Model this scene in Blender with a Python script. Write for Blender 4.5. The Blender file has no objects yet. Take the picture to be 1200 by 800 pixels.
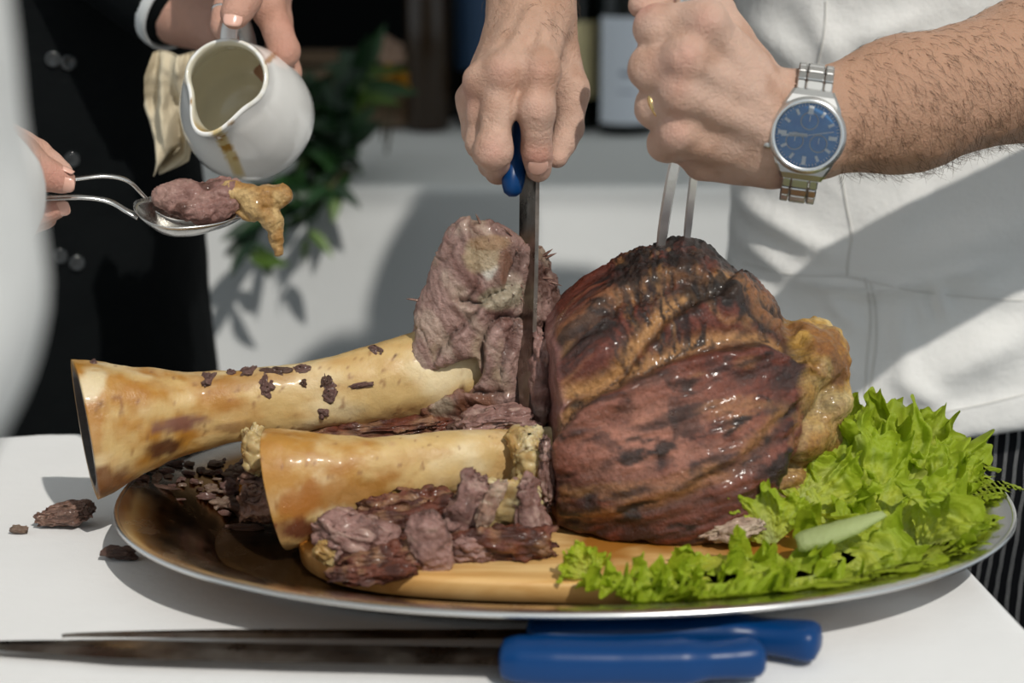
import bpy, math, random
import numpy as np
from mathutils import Vector, Matrix
from mathutils.bvhtree import BVHTree

# ------------------------------------------------------------------ camera, sky, sun, exposure
scene = bpy.context.scene
C = scene.collection
PITCH = math.radians(15.0)
CAM = np.array([0.0, 0.0, 1.18])
LENS = 70.0
FP = 1200 * LENS / 36.0
cam_d = bpy.data.cameras.new('camera')
cam_d.lens = LENS; cam_d.sensor_width = 36.0; cam_d.clip_start = 0.05
cam_d.dof.use_dof = True; cam_d.dof.focus_distance = 1.235; cam_d.dof.aperture_fstop = 5.0
cam = bpy.data.objects.new('camera', cam_d); C.objects.link(cam)
cam.location = CAM; cam.rotation_euler = (math.pi / 2 - PITCH, 0, 0)
scene.camera = cam

world = bpy.data.worlds.new('sky'); scene.world = world; world.use_nodes = True
bgn = world.node_tree.nodes['Background']
bgn.inputs[0].default_value = (0.86, 0.95, 1.0, 1); bgn.inputs[1].default_value = 0.57

SUN_DIR = np.array([-0.31, 0.64, -0.73])
sd = bpy.data.lights.new('sun', 'SUN'); sd.energy = 2.6; sd.angle = math.radians(0.9); sd.color = (1.0, 0.955, 0.88)
sun = bpy.data.objects.new('sun', sd); C.objects.link(sun)
sun.rotation_euler = Vector(SUN_DIR).to_track_quat('-Z', 'Y').to_euler(); sun.location = (1.0, -2.0, 4.0)

vs = scene.view_settings
scene.display_settings.display_device = 'sRGB'
vs.view_transform = 'Standard'; vs.look = 'None'; vs.gamma = 1.0; vs.use_curve_mapping = False; vs.exposure = 0.0

# ------------------------------------------------------------------ pixel -> place helpers
_f = np.array([0, math.cos(PITCH), -math.sin(PITCH)]); _u = np.array([0, math.sin(PITCH), math.cos(PITCH)])
_r = np.array([1.0, 0, 0])
def ray(px, py): return _f + (px - 600) / FP * _r - (py - 400) / FP * _u
def P(px, py, Y):
    d = ray(px, py); return CAM + d * (Y / d[1])
def PZ(px, py, z):
    d = ray(px, py); return CAM + d * ((z - CAM[2]) / d[2])
def S(py, Y):                       # metres per pixel there
    return Y / ray(600, py)[1] / FP
def srgb(r, g, b):
    f = lambda c: (c / 255 / 12.92) if c <= 10.3 else ((c / 255 + 0.055) / 1.055) ** 2.4
    return np.array([f(r), f(g), f(b)])
def nrm(v): v = np.asarray(v, float); return v / np.linalg.norm(v)
def mix(a, b, t):
    t = np.asarray(t)[..., None]; return a * (1 - t) + b * t
def sst(a, b, x):
    t = np.clip((x - a) / (b - a), 0, 1); return t * t * (3 - 2 * t)
rng = np.random.default_rng(7); random.seed(7)

# ------------------------------------------------------------------ noise
def vnoise(p, seed=0):
    p = np.asarray(p, float); i = np.floor(p).astype(np.int64); f = p - i; u = f * f * (3 - 2 * f); out = 0
    for dx in (0, 1):
        for dy in (0, 1):
            for dz in (0, 1):
                n = ((i[..., 0] + dx) * 374761393 + (i[..., 1] + dy) * 668265263 + (i[..., 2] + dz) * 1274126177 + seed * 974711) & 0xffffffff
                n = ((n ^ (n >> 13)) * 1103515245) & 0xffffffff
                n = ((n ^ (n >> 16)) * 668265263) & 0xffffffff
                h = (n & 0xffff) / 32767.5 - 1
                w = (u[..., 0] if dx else 1 - u[..., 0]) * (u[..., 1] if dy else 1 - u[..., 1]) * (u[..., 2] if dz else 1 - u[..., 2])
                out = out + h * w
    return out
def fbm(p, oct=4, seed=0, gain=0.5):
    p = np.asarray(p, float); a = 1.0; s = 0; t = 0
    for o in range(oct):
        s = s + a * vnoise(p * (2.03 ** o) + 17.3 * o, seed + o); t += a; a *= gain
    return s / t

def rid(p, oct=3, seed=0, gain=0.5): return 1 - 2.2 * np.abs(fbm(p, oct, seed, gain))

# ------------------------------------------------------------------ signed distance sculpting
class Field:
    def __init__(s, lo, hi, h):
        s.lo = np.asarray(lo, float); s.h = h
        n = np.ceil((np.asarray(hi) - s.lo) / h).astype(int) + 1
        s.ax = [(s.lo[i] + h * np.arange(n[i])).astype(np.float32) for i in range(3)]
        s.d = np.full(tuple(n), 0.5, np.float32)
    def sl(s, lo, hi):
        r = []
        for i in range(3):
            a = int(max(0, math.floor((lo[i] - s.lo[i]) / s.h))); b = int(min(s.d.shape[i], math.ceil((hi[i] - s.lo[i]) / s.h) + 1))
            r.append(slice(a, max(a, b)))
        return tuple(r)
    def grid(s, sl):
        return s.ax[0][sl[0]][:, None, None], s.ax[1][sl[1]][None, :, None], s.ax[2][sl[2]][None, None, :]
    def add(s, prim, k=0.004, sub=False):
        fn, lo, hi = prim; m = k + 2 * s.h
        sl = s.sl(lo - m, hi + m)
        if 0 in s.d[sl].shape: return
        v = fn(*s.grid(sl)).astype(np.float32); a = s.d[sl]
        if sub:
            b = -v; h = np.maximum(k - np.abs(a - b), 0) / k; s.d[sl] = np.maximum(a, b) + h * h * k * 0.25
        else:
            h = np.maximum(k - np.abs(a - v), 0) / k; s.d[sl] = np.minimum(a, v) - h * h * k * 0.25
    def merge(s, o, k):
        h = np.maximum(k - np.abs(s.d - o.d), 0) / k; s.d = np.minimum(s.d, o.d) - h * h * k * 0.25
    def like(s):
        o = Field.__new__(Field); o.lo, o.h, o.ax = s.lo, s.h, s.ax; o.d = np.full(s.d.shape, 0.5, np.float32); return o
    def mesh(s, smooth=1):
        d = s.d
        for i in range(3):
            ix = [slice(None)] * 3
            for e in (0, -1):
                ix[i] = e; d[tuple(ix)] = np.maximum(d[tuple(ix)], s.h * 0.3)
        ins = d < 0
        i8 = ins.astype(np.int8)
        c = sum(i8[a:d.shape[0] - 1 + a, b:d.shape[1] - 1 + b, e:d.shape[2] - 1 + e] for a in (0, 1) for b in (0, 1) for e in (0, 1))
        act = (c > 0) & (c < 8); ids = np.argwhere(act)
        idx = np.full(act.shape, -1, np.int64); idx[act] = np.arange(len(ids))
        offs = np.array([(a, b, e) for a in (0, 1) for b in (0, 1) for e in (0, 1)])
        V = [d[ids[:, 0] + o[0], ids[:, 1] + o[1], ids[:, 2] + o[2]] for o in offs]
        acc = np.zeros((len(ids), 3)); cnt = np.zeros(len(ids))
        for a in range(8):
            for b in range(a + 1, 8):
                if np.abs(offs[a] - offs[b]).sum() != 1: continue
                m = (V[a] < 0) != (V[b] < 0); den = np.where(m, V[a] - V[b], 1.0)
                t = np.where(m, V[a] / den, 0)
                acc += m[:, None] * (offs[a] + t[:, None] * (offs[b] - offs[a])); cnt += m
        v = s.lo + s.h * (ids + acc / np.maximum(cnt, 1)[:, None])
        F = []
        def quads(e, pos, o4):
            ijk = np.argwhere(e)
            q = np.stack([idx[ijk[:, 0] + o[0], ijk[:, 1] + o[1], ijk[:, 2] + o[2]] for o in o4], 1)
            fl = ~pos[e]; q[fl] = q[fl][:, ::-1]; F.append(q)
        a, b = ins[:-1, 1:-1, 1:-1], ins[1:, 1:-1, 1:-1]; quads(a != b, a, [(0, 0, 0), (0, 1, 0), (0, 1, 1), (0, 0, 1)])
        a, b = ins[1:-1, :-1, 1:-1], ins[1:-1, 1:, 1:-1]; quads(a != b, a, [(0, 0, 0), (0, 0, 1), (1, 0, 1), (1, 0, 0)])
        a, b = ins[1:-1, 1:-1, :-1], ins[1:-1, 1:-1, 1:]; quads(a != b, a, [(0, 0, 0), (1, 0, 0), (1, 1, 0), (0, 1, 0)])
        f = np.concatenate(F)
        for _ in range(smooth): v = lap(v, f, 0.5)
        return v, f
def lap(v, f, w):
    n = len(v); a = np.zeros((n, 3)); c = np.zeros(n)
    for i in range(4):
        p, q = f[:, i], f[:, (i + 1) % 4]
        for s_, t_ in ((p, q), (q, p)):
            for k in range(3): a[:, k] += np.bincount(s_, v[t_, k], n)
            c += np.bincount(s_, minlength=n)
    return v * (1 - w) + w * a / np.maximum(c, 1)[:, None]
def vnormals(v, f):
    f = np.asarray(f); nn = np.cross(v[f[:, 2]] - v[f[:, 0]], v[f[:, 3]] - v[f[:, 1]]) if f.shape[1] == 4 else np.cross(v[f[:, 1]] - v[f[:, 0]], v[f[:, 2]] - v[f[:, 0]])
    o = np.zeros_like(v)
    for i in range(f.shape[1]):
        for k in range(3): o[:, k] += np.bincount(f[:, i], nn[:, k], len(v))
    return o / np.maximum(np.linalg.norm(o, axis=1), 1e-12)[:, None]
def cone(a, b, ra, rb, n=None, q=1.0):
    a = np.asarray(a, float); b = np.asarray(b, float); ba = b - a; bb = max(ba @ ba, 1e-10); r = max(ra, rb)
    def fn(X, Y, Z):
        x, y, z = X - a[0], Y - a[1], Z - a[2]
        t = np.clip((x * ba[0] + y * ba[1] + z * ba[2]) / bb, 0, 1)
        x = x - t * ba[0]; y = y - t * ba[1]; z = z - t * ba[2]; d2 = x * x + y * y + z * z
        if n is not None: d2 = d2 + (q * q - 1) * (x * n[0] + y * n[1] + z * n[2]) ** 2
        return np.sqrt(d2) - (ra + t * (rb - ra))
    return fn, np.minimum(a, b) - r, np.maximum(a, b) + r
def ell(c, r, R=None, p=2.0):
    c = np.asarray(c, float); r = np.asarray(r, float); R = np.eye(3) if R is None else np.asarray(R, float)
    def fn(X, Y, Z):
        x, y, z = X - c[0], Y - c[1], Z - c[2]; s = 0
        for i in range(3):
            s = s + np.abs((x * R[0, i] + y * R[1, i] + z * R[2, i]) / r[i]) ** p
        k = s ** (1 / p)
        return (k - 1) * r.min() * np.clip(0.5 + 0.5 * k, 0.5, 1.2)
    e = np.abs(R) @ r
    return fn, c - e, c + e
def rot(axis, deg): return np.array(Matrix.Rotation(math.radians(deg), 3, axis))
def chain(F, pts, radii, k=0.004, n=None, q=1.0):
    for i in range(len(pts) - 1): F.add(cone(pts[i], pts[i + 1], radii[i], radii[i + 1], n, q), k)

# ------------------------------------------------------------------ materials
MATS = {}
def mat(name, col=(0.8, 0.8, 0.8), rough=0.5, metal=0.0, attr=False, bump=None, var=None, sss=None, spec=0.5, coat=0.0, rvar=None, trans=None, bump2=None, sheen=0):
    """var=(scale, amount, colour2); bump=(scale, strength, distance[, stretch xyz])"""
    m = bpy.data.materials.new(name); m.use_nodes = True; nt = m.node_tree; N = nt.nodes; L = nt.links
    b = N['Principled BSDF']
    tc = N.new('ShaderNodeTexCoord')
    def tex(scale, detail=6, stretch=None, rough_=0.6):
        mp = N.new('ShaderNodeMapping'); L.new(tc.outputs['Object'], mp.inputs[0])
        if stretch: mp.inputs['Scale'].default_value = stretch
        t = N.new('ShaderNodeTexNoise'); t.inputs['Scale'].default_value = scale; t.inputs['Detail'].default_value = detail
        t.inputs['Roughness'].default_value = rough_; L.new(mp.outputs[0], t.inputs['Vector']); return t
    if attr:
        a = N.new('ShaderNodeAttribute'); a.attribute_name = 'Col'; src = a.outputs['Color']
    else:
        rg = N.new('ShaderNodeRGB'); rg.outputs[0].default_value = (*col, 1); src = rg.outputs[0]
    if var:
        t = tex(var[0]); rp = N.new('ShaderNodeValToRGB'); rp.color_ramp.elements[0].position = 0.38; rp.color_ramp.elements[1].position = 0.66
        L.new(t.outputs['Fac'], rp.inputs[0])
        ml = N.new('ShaderNodeMath'); ml.operation = 'MULTIPLY'; ml.inputs[1].default_value = var[1]; L.new(rp.outputs[0], ml.inputs[0])
        mx = N.new('ShaderNodeMix'); mx.data_type = 'RGBA'; mx.blend_type = 'MULTIPLY' if len(var) < 3 else 'MIX'
        L.new(ml.outputs[0], mx.inputs[0]); L.new(src, mx.inputs[6])
        mx.inputs[7].default_value = (0.35, 0.3, 0.25, 1) if len(var) < 3 else (*var[2], 1)
        src = mx.outputs[2]
    L.new(src, b.inputs['Base Color'])
    b.inputs['Roughness'].default_value = rough; b.inputs['Metallic'].default_value = metal
    b.inputs['Specular IOR Level'].default_value = spec; b.inputs['Coat Weight'].default_value = coat; b.inputs['Coat Roughness'].default_value = 0.12
    if sheen: b.inputs['Sheen Weight'].default_value = sheen
    if rvar:
        t = tex(rvar[0]); mr = N.new('ShaderNodeMapRange'); mr.inputs[1].default_value = 0.35; mr.inputs[2].default_value = 0.65
        mr.inputs[3].default_value = rvar[1]; mr.inputs[4].default_value = rvar[2]; L.new(t.outputs['Fac'], mr.inputs[0]); L.new(mr.outputs[0], b.inputs['Roughness'])
    last = None
    for bp in (bump, bump2):
        if not bp: continue
        t = tex(bp[0], 8, bp[3] if len(bp) > 3 else None, 0.65); bn = N.new('ShaderNodeBump')
        bn.inputs['Strength'].default_value = bp[1]; bn.inputs['Distance'].default_value = bp[2]
        L.new(t.outputs['Fac'], bn.inputs['Height'])
        if last: L.new(last.outputs[0], bn.inputs['Normal'])
        last = bn
    if last: L.new(last.outputs[0], b.inputs['Normal'])
    if sss:
        b.inputs['Subsurface Weight'].default_value = sss[0]; b.inputs['Subsurface Radius'].default_value = sss[1]; b.inputs['Subsurface Scale'].default_value = sss[2]
    if trans:
        tr = N.new('ShaderNodeBsdfTranslucent'); L.new(src, tr.inputs[0]); ms = N.new('ShaderNodeMixShader'); ms.inputs[0].default_value = trans
        L.new(b.outputs[0], ms.inputs[1]); L.new(tr.outputs[0], ms.inputs[2]); L.new(ms.outputs[0], N['Material Output'].inputs[0])
    MATS[name] = m; return m

SK = (0.012, 0.005, 0.003)
mat('skin', attr=True, rough=0.42, sss=(0.12, (1.0, 0.35, 0.2), 0.006), bump=(520, 0.55, 0.0014), bump2=(130, 0.5, 0.0024), spec=0.4, rvar=(60, 0.38, 0.55))
mat('nail', srgb(226, 178, 160), rough=0.22, sss=(0.1, (1, 0.4, 0.3), 0.003), coat=0.3)
mat('white_jacket', (0.79, 0.785, 0.765), rough=0.85, bump=(14, 0.35, 0.012), bump2=(900, 0.25, 0.0006), spec=0.2)
mat('jacket_stitch', (0.66, 0.65, 0.62), rough=0.9, bump=(900, 0.4, 0.001))
mat('white_cloth', (0.80, 0.80, 0.80), rough=0.85, bump=(7, 0.25, 0.008), bump2=(1100, 0.3, 0.0004), spec=0.2)
mat('far_cloth', (0.72, 0.735, 0.735), rough=0.85, bump=(5, 0.2, 0.01), spec=0.2)
mat('black_cloth', (0.0035, 0.0045, 0.005), rough=0.75, bump=(10, 0.35, 0.015), spec=0.08)
mat('cuff_cloth', (0.62, 0.64, 0.64), rough=0.8, bump=(40, 0.3, 0.004))
mat('napkin_cloth', srgb(205, 192, 165), rough=0.85, bump=(60, 0.3, 0.003), var=(16, 0.35, srgb(120, 112, 100)))
mat('blue_plastic', srgb(0, 54, 106), rough=0.34, bump=(300, 0.15, 0.0005), spec=0.3)
mat('steel', (0.62, 0.61, 0.59), rough=0.22, metal=1.0, bump=(60, 0.08, 0.001), rvar=(30, 0.16, 0.32))
mat('bright_steel', (0.80, 0.80, 0.79), rough=0.26, metal=1.0)
mat('watch_steel', (0.60, 0.59, 0.57), rough=0.33, metal=1.0)
mat('blade_steel', (0.30, 0.27, 0.24), rough=0.30, metal=1.0, rvar=(40, 0.22, 0.45), var=(55, 0.6, (0.09, 0.05, 0.03)))
mat('platter_steel', (0.66, 0.65, 0.63), rough=0.2, metal=1.0, attr=True, rvar=(35, 0.14, 0.30), bump=(45, 0.1, 0.001))
mat('gravy', (0.022, 0.011, 0.004), rough=0.12, bump=(60, 0.25, 0.0025), spec=0.6, rvar=(45, 0.06, 0.3))
mat('bone', attr=True, rough=0.4, sss=(0.08, (1.0, 0.6, 0.25), 0.005), bump=(170, 0.4, 0.0016), bump2=(30, 0.35, 0.003), coat=0.08, rvar=(60, 0.30, 0.62), var=(260, 0.08))
mat('roast', attr=True, rough=0.36, bump=(260, 0.8, 0.0022), bump2=(700, 0.5, 0.0010), spec=0.5, coat=0.16, rvar=(140, 0.24, 0.7), var=(330, 0.55))
mat('cut_meat', attr=True, rough=0.4, bump=(210, 0.9, 0.003), bump2=(800, 0.5, 0.0010), spec=0.5, coat=0.2, rvar=(110, 0.22, 0.55), sss=(0.06, (1, 0.3, 0.2), 0.004), var=(320, 0.35))
mat('fat', attr=True, rough=0.4, sss=(0.35, (1.0, 0.65, 0.3), 0.010), bump=(120, 0.4, 0.0025), spec=0.4, coat=0.05, rvar=(120, 0.24, 0.6))
mat('prong_steel', (0.93, 0.93, 0.92), rough=0.42, metal=1.0)
mat('lettuce', attr=True, rough=0.36, bump=(200, 0.7, 0.0025), trans=0.48, spec=0.45)
mat('porcelain', attr=True, rough=0.10, spec=0.5, coat=0.4)
mat('dark_wall', (0.0035, 0.004, 0.0042), rough=0.9, spec=0.05)
mat('shade_sheet_cloth', (0.62, 0.62, 0.60), rough=0.9, trans=0.45, spec=0.05)  # cloth of the added overhead sheet that shades the back table
mat('dark_floor', (0.02, 0.019, 0.018), rough=0.8, spec=0.1)
mat('leaf_green', attr=True, rough=0.38, trans=0.15, spec=0.4)
mat('twig', srgb(70, 62, 40), rough=0.8)
mat('bottle_glass', (0.004, 0.006, 0.005), rough=0.08, spec=0.5)
mat('cream_label', srgb(240, 224, 172), rough=0.7, var=(30, 0.15))
mat('grey_print', srgb(150, 156, 172), rough=0.7)
mat('pale_label', srgb(232, 238, 248), rough=0.6)
mat('blue_label', srgb(44, 72, 104), rough=0.5)
mat('brown_glass', (0.035, 0.02, 0.010), rough=0.15)
mat('petal', srgb(206, 150, 40), rough=0.6, trans=0.2)
mat('petal_pale', srgb(188, 160, 140), rough=0.6, trans=0.2)
mat('gold', (0.80, 0.58, 0.26), rough=0.2, metal=1.0)
mat('orange_slice', srgb(206, 132, 24), rough=0.35, sss=(0.2, (1, 0.5, 0.1), 0.004), bump=(180, 0.3, 0.001))
mat('dial', srgb(52, 124, 192), rough=0.22, coat=1.0, var=(160, 0.45, srgb(96, 165, 215)))
mat('lume', (0.95, 0.95, 0.93), rough=0.35)
mat('button', (0.03, 0.033, 0.035), rough=0.12)
mat('hair', (0.09, 0.045, 0.02), rough=0.5)
mat('dark_hair', (0.02, 0.013, 0.01), rough=0.5)
mat('black_strap', (0.01, 0.01, 0.01), rough=0.5)

def wood_mat(name, c1, c2, scale=9):
    m = bpy.data.materials.new(name); m.use_nodes = True; nt = m.node_tree; N = nt.nodes; L = nt.links; b = N['Principled BSDF']
    tc = N.new('ShaderNodeTexCoord'); mp = N.new('ShaderNodeMapping'); mp.inputs['Scale'].default_value = (1, 9, 4); L.new(tc.outputs['Object'], mp.inputs[0])
    t = N.new('ShaderNodeTexNoise'); t.inputs['Scale'].default_value = scale; t.inputs['Detail'].default_value = 8; t.inputs['Distortion'].default_value = 0.6; L.new(mp.outputs[0], t.inputs['Vector'])
    r = N.new('ShaderNodeValToRGB'); r.color_ramp.elements[0].position = 0.35; r.color_ramp.elements[1].position = 0.65
    r.color_ramp.elements[0].color = (*c1, 1); r.color_ramp.elements[1].color = (*c2, 1); L.new(t.outputs['Fac'], r.inputs[0])
    t2 = N.new('ShaderNodeTexNoise'); t2.inputs['Scale'].default_value = 13; t2.inputs['Detail'].default_value = 3; L.new(tc.outputs['Object'], t2.inputs['Vector'])
    r2 = N.new('ShaderNodeValToRGB'); r2.color_ramp.elements[0].position = 0.52; r2.color_ramp.elements[1].position = 0.62; L.new(t2.outputs['Fac'], r2.inputs[0])
    mx = N.new('ShaderNodeMix'); mx.data_type = 'RGBA'; L.new(r2.outputs[0], mx.inputs[0]); L.new(r.outputs[0], mx.inputs[6]); mx.inputs[7].default_value = (c1[0] * 0.62, c1[1] * 0.45, c1[2] * 0.22, 1)
    L.new(mx.outputs[2], b.inputs['Base Color']); b.inputs['Roughness'].default_value = 0.4
    bn = N.new('ShaderNodeBump'); bn.inputs['Strength'].default_value = 0.2; bn.inputs['Distance'].default_value = 0.001; L.new(t.outputs['Fac'], bn.inputs['Height']); L.new(bn.outputs[0], b.inputs['Normal'])
    MATS[name] = m
wood_mat('board_wood', srgb(200, 150, 84), srgb(230, 192, 132))
wood_mat('crate_wood', srgb(96, 78, 60), srgb(130, 108, 86), 5)

def stripe_mat():
    m = bpy.data.materials.new('pinstripe'); m.use_nodes = True; nt = m.node_tree; N = nt.nodes; L = nt.links; b = N['Principled BSDF']
    tc = N.new('ShaderNodeTexCoord'); sp = N.new('ShaderNodeSeparateXYZ'); L.new(tc.outputs['Object'], sp.inputs[0])
    t = N.new('ShaderNodeTexNoise'); t.inputs['Scale'].default_value = 14; L.new(tc.outputs['Object'], t.inputs['Vector'])
    def mth(op, a, c=None):
        n = N.new('ShaderNodeMath'); n.operation = op
        for i, x in enumerate((a, c)):
            if x is None: continue
            if isinstance(x, (int, float)): n.inputs[i].default_value = x
            else: L.new(x, n.inputs[i])
        return n.outputs[0]
    x = mth('ADD', sp.outputs[0], mth('MULTIPLY', t.outputs['Fac'], 0.012))
    fr = mth('FRACT', mth('MULTIPLY', x, 1 / 0.0083))
    ln = mth('LESS_THAN', fr, 0.11)
    mx = N.new('ShaderNodeMix'); mx.data_type = 'RGBA'; L.new(ln, mx.inputs[0]); mx.inputs[6].default_value = (0.0045, 0.005, 0.0065, 1); mx.inputs[7].default_value = (0.42, 0.42, 0.42, 1)
    L.new(mx.outputs[2], b.inputs['Base Color']); b.inputs['Roughness'].default_value = 0.85; b.inputs['Specular IOR Level'].default_value = 0.15
    MATS['pinstripe'] = m
stripe_mat()

def crystal_mat():
    m = bpy.data.materials.new('crystal'); m.use_nodes = True; nt = m.node_tree; N = nt.nodes; L = nt.links
    N.remove(N['Principled BSDF']); t = N.new('ShaderNodeBsdfTransparent'); g = N.new('ShaderNodeBsdfGlossy'); g.inputs['Roughness'].default_value = 0.05
    fr = N.new('ShaderNodeFresnel'); fr.inputs[0].default_value = 1.6; ms = N.new('ShaderNodeMixShader')
    L.new(fr.outputs[0], ms.inputs[0]); L.new(t.outputs[0], ms.inputs[1]); L.new(g.outputs[0], ms.inputs[2]); L.new(ms.outputs[0], N['Material Output'].inputs[0]); MATS['crystal'] = m
crystal_mat()

# ------------------------------------------------------------------ object helpers
def make_mesh(name, v, f, mname, col=None, smooth=True):
    v = np.asarray(v, np.float32); me = bpy.data.meshes.new(name)
    if col is not None and len(col) < len(v): col = np.concatenate([col, np.repeat(np.asarray(col)[-1:], len(v) - len(col), 0)])
    if isinstance(f, np.ndarray):
        k = f.shape[1]; nf = len(f); me.vertices.add(len(v)); me.vertices.foreach_set('co', v.ravel())
        me.loops.add(nf * k); me.loops.foreach_set('vertex_index', f.astype(np.int32).ravel())
        me.polygons.add(nf); me.polygons.foreach_set('loop_start', np.arange(0, nf * k, k, dtype=np.int32))
        me.update(calc_edges=True); me.validate()
    else:
        me.from_pydata(v.tolist(), [], [list(map(int, q)) for q in f]); me.update()
    if col is not None:
        a = me.color_attributes.new('Col', 'FLOAT_COLOR', 'POINT')
        a.data.foreach_set('color', np.concatenate([np.clip(col, 0, 1), np.ones((len(col), 1))], 1).astype(np.float32).ravel())
    if smooth: me.polygons.foreach_set('use_smooth', np.ones(len(me.polygons), bool))
    me.materials.append(MATS[mname]); return me
def tag(o, label, cat, group=None, kind=None):
    if label: o['label'] = label
    if cat: o['category'] = cat
    if group: o['group'] = group
    if kind: o['kind'] = kind
    return o
def thing(name, label, cat, loc, group=None):
    o = bpy.data.objects.new(name, None); C.objects.link(o); o.location = loc; o.empty_display_size = 0.03
    o['root'] = [float(x) for x in loc]; tag(o, label, cat, group); return o
def part(parent, name, v, f, mname, col=None, smooth=True, label=None, kind=None):
    root = np.array(parent['root']); me = make_mesh(name, np.asarray(v) - root, f, mname, col, smooth)
    o = bpy.data.objects.new(name, me); C.objects.link(o); o.parent = parent; o['root'] = [float(x) for x in root]
    if label: o['label'] = label
    if kind: o['kind'] = kind
    return o
def single(name, label, cat, v, f, mname, col=None, smooth=True, group=None, kind=None):
    v = np.asarray(v, float); lo, hi = v.min(0), v.max(0); loc = np.array([(lo[0] + hi[0]) / 2, (lo[1] + hi[1]) / 2, lo[2]])
    me = make_mesh(name, v - loc, f, mname, col, smooth); o = bpy.data.objects.new(name, me); C.objects.link(o); o.location = loc
    o['root'] = [float(x) for x in loc]; return tag(o, label, cat, group, kind)
def gridf(nu, nv, wrap=False):
    i, j = np.meshgrid(np.arange(nu - 1), np.arange(nv if wrap else nv - 1), indexing='ij'); j2 = (j + 1) % nv
    return np.stack([i * nv + j, i * nv + j2, (i + 1) * nv + j2, (i + 1) * nv + j], -1).reshape(-1, 4)
def loft(rings, cap=True):
    """rings: (n, m, 3)"""
    R = np.asarray(rings, float); n, m = R.shape[:2]; v = R.reshape(-1, 3); f = gridf(n, m, True).tolist()
    if cap:                         # fan caps
        v = np.concatenate([v, [R[0].mean(0), R[-1].mean(0)]]); k = n * m
        if cap in (True, 'both', 'start'): f += [[k, (j + 1) % m, j] for j in range(m)]
        if cap in (True, 'both', 'end'): f += [[k + 1, (n - 1) * m + j, (n - 1) * m + (j + 1) % m] for j in range(m)]
    return v, f
def tube(pts, rad, m=12, flat=1.0, up=None):
    pts = np.asarray(pts, float); n = len(pts); rad = np.broadcast_to(np.asarray(rad, float), (n,)); T = np.gradient(pts, axis=0)
    T /= np.linalg.norm(T, axis=1)[:, None]; up = np.array([0.03, 0.05, 1.0]) if up is None else np.asarray(up, float); R = []
    for i in range(n):
        s = nrm(np.cross(T[i], up)); w = np.cross(s, T[i]); a = np.linspace(0, 2 * math.pi, m, endpoint=False)
        R.append(pts[i] + rad[i] * (np.cos(a)[:, None] * s * flat + np.sin(a)[:, None] * w))
    return loft(R)
def spline(pts, n):
    pts = np.asarray(pts, float); k = len(pts); d = np.r_[0, np.cumsum(np.linalg.norm(np.diff(pts, axis=0), axis=1))]
    tt = np.linspace(0, d[-1], n); out = []
    for t in tt:
        i = min(max(np.searchsorted(d, t) - 1, 0), k - 2); u = (t - d[i]) / (d[i + 1] - d[i])
        p0, p1, p2, p3 = pts[max(i - 1, 0)], pts[i], pts[i + 1], pts[min(i + 2, k - 1)]
        out.append(0.5 * ((2 * p1) + (-p0 + p2) * u + (2 * p0 - 5 * p1 + 4 * p2 - p3) * u * u + (-p0 + 3 * p1 - 3 * p2 + p3) * u ** 3))
    return np.array(out)
def lcap(prof):                    # rings stay open, solids are closed
    mx = max(r for r, z in prof) * 0.6; a, b = prof[0][0] < mx, prof[-1][0] < mx; return 'both' if a and b else ('start' if a else ('end' if b else 'none'))
def lathe(prof, m, base, axis=(0, 0, 1), wob=None):
    ax = nrm(axis); s = nrm(np.cross(ax, (0.31, 0.9, 0.2) if abs(ax[2]) < 0.9 else (0, 1, 0))); w = np.cross(ax, s)
    a = np.linspace(0, 2 * math.pi, m, endpoint=False)
    return loft(cap=lcap(prof), rings=[np.asarray(base) + z * ax + r * (np.cos(a)[:, None] * s + np.sin(a)[:, None] * w) for r, z in prof])
def box(c, sx, sy, sz, ux=(1, 0, 0), uy=(0, 1, 0), uz=(0, 0, 1), bev=0.12):
    """box with chamfered long edges"""
    c = np.asarray(c, float); ux, uy, uz = map(np.asarray, (ux, uy, uz)); b = min(sx, sy, sz) * bev; R = []
    for z, i in ((-sz / 2, b), (-sz / 2 + b, 0), (sz / 2 - b, 0), (sz / 2, b)):
        x, y = sx / 2 - i, sy / 2 - i; e = b
        R.append([c + uz * z + ux * p + uy * q for p, q in ((x - e, -y), (x, -y + e), (x, y - e), (x - e, y), (-x + e, y), (-x, y - e), (-x, -y + e), (-x + e, -y))])
    return loft(R)
def cat_mesh(*ms):
    V, Fs, o = [], [], 0
    for v, f in ms:
        V.append(np.asarray(v)); Fs += [[int(i) + o for i in q] for q in f]; o += len(v)
    return np.concatenate(V), Fs
BV = {}
def reg(key, v, f): BV[key] = BVHTree.FromPolygons([tuple(x) for x in np.asarray(v).tolist()], [tuple(map(int, q)) for q in f])
def hit(px, py, keys):
    d = Vector(ray(px, py)).normalized(); best = None
    for k in keys:
        loc, n, i, dist = BV[k].ray_cast(Vector(CAM), d)
        if loc is not None and (best is None or dist < best[2]): best = (np.array(loc), np.array(n), dist)
    return best

# ------------------------------------------------------------------ setting
TZ = 0.75
def plane_obj(name, v, mname):
    o = single(name, None, None, v, [[0, 1, 2, 3]], mname, smooth=False, kind='structure'); return o
plane_obj('floor', [(-3.5, -1.5, 0), (3.5, -1.5, 0), (3.5, 3.7, 0), (-3.5, 3.7, 0)], 'dark_floor')
plane_obj('wall_back', [(-3.5, 3.7, 0), (3.5, 3.7, 0), (3.5, 3.7, 2.6), (-3.5, 3.7, 2.6)], 'dark_wall')

plane_obj('added_shade_sheet', [(-3.5, 0.82, 2.45), (-3.5, 3.7, 2.45), (3.5, 3.7, 2.45), (3.5, 0.82, 2.45)], 'shade_sheet_cloth')  # unseen sheet added overhead to darken the back tabletop
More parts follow.
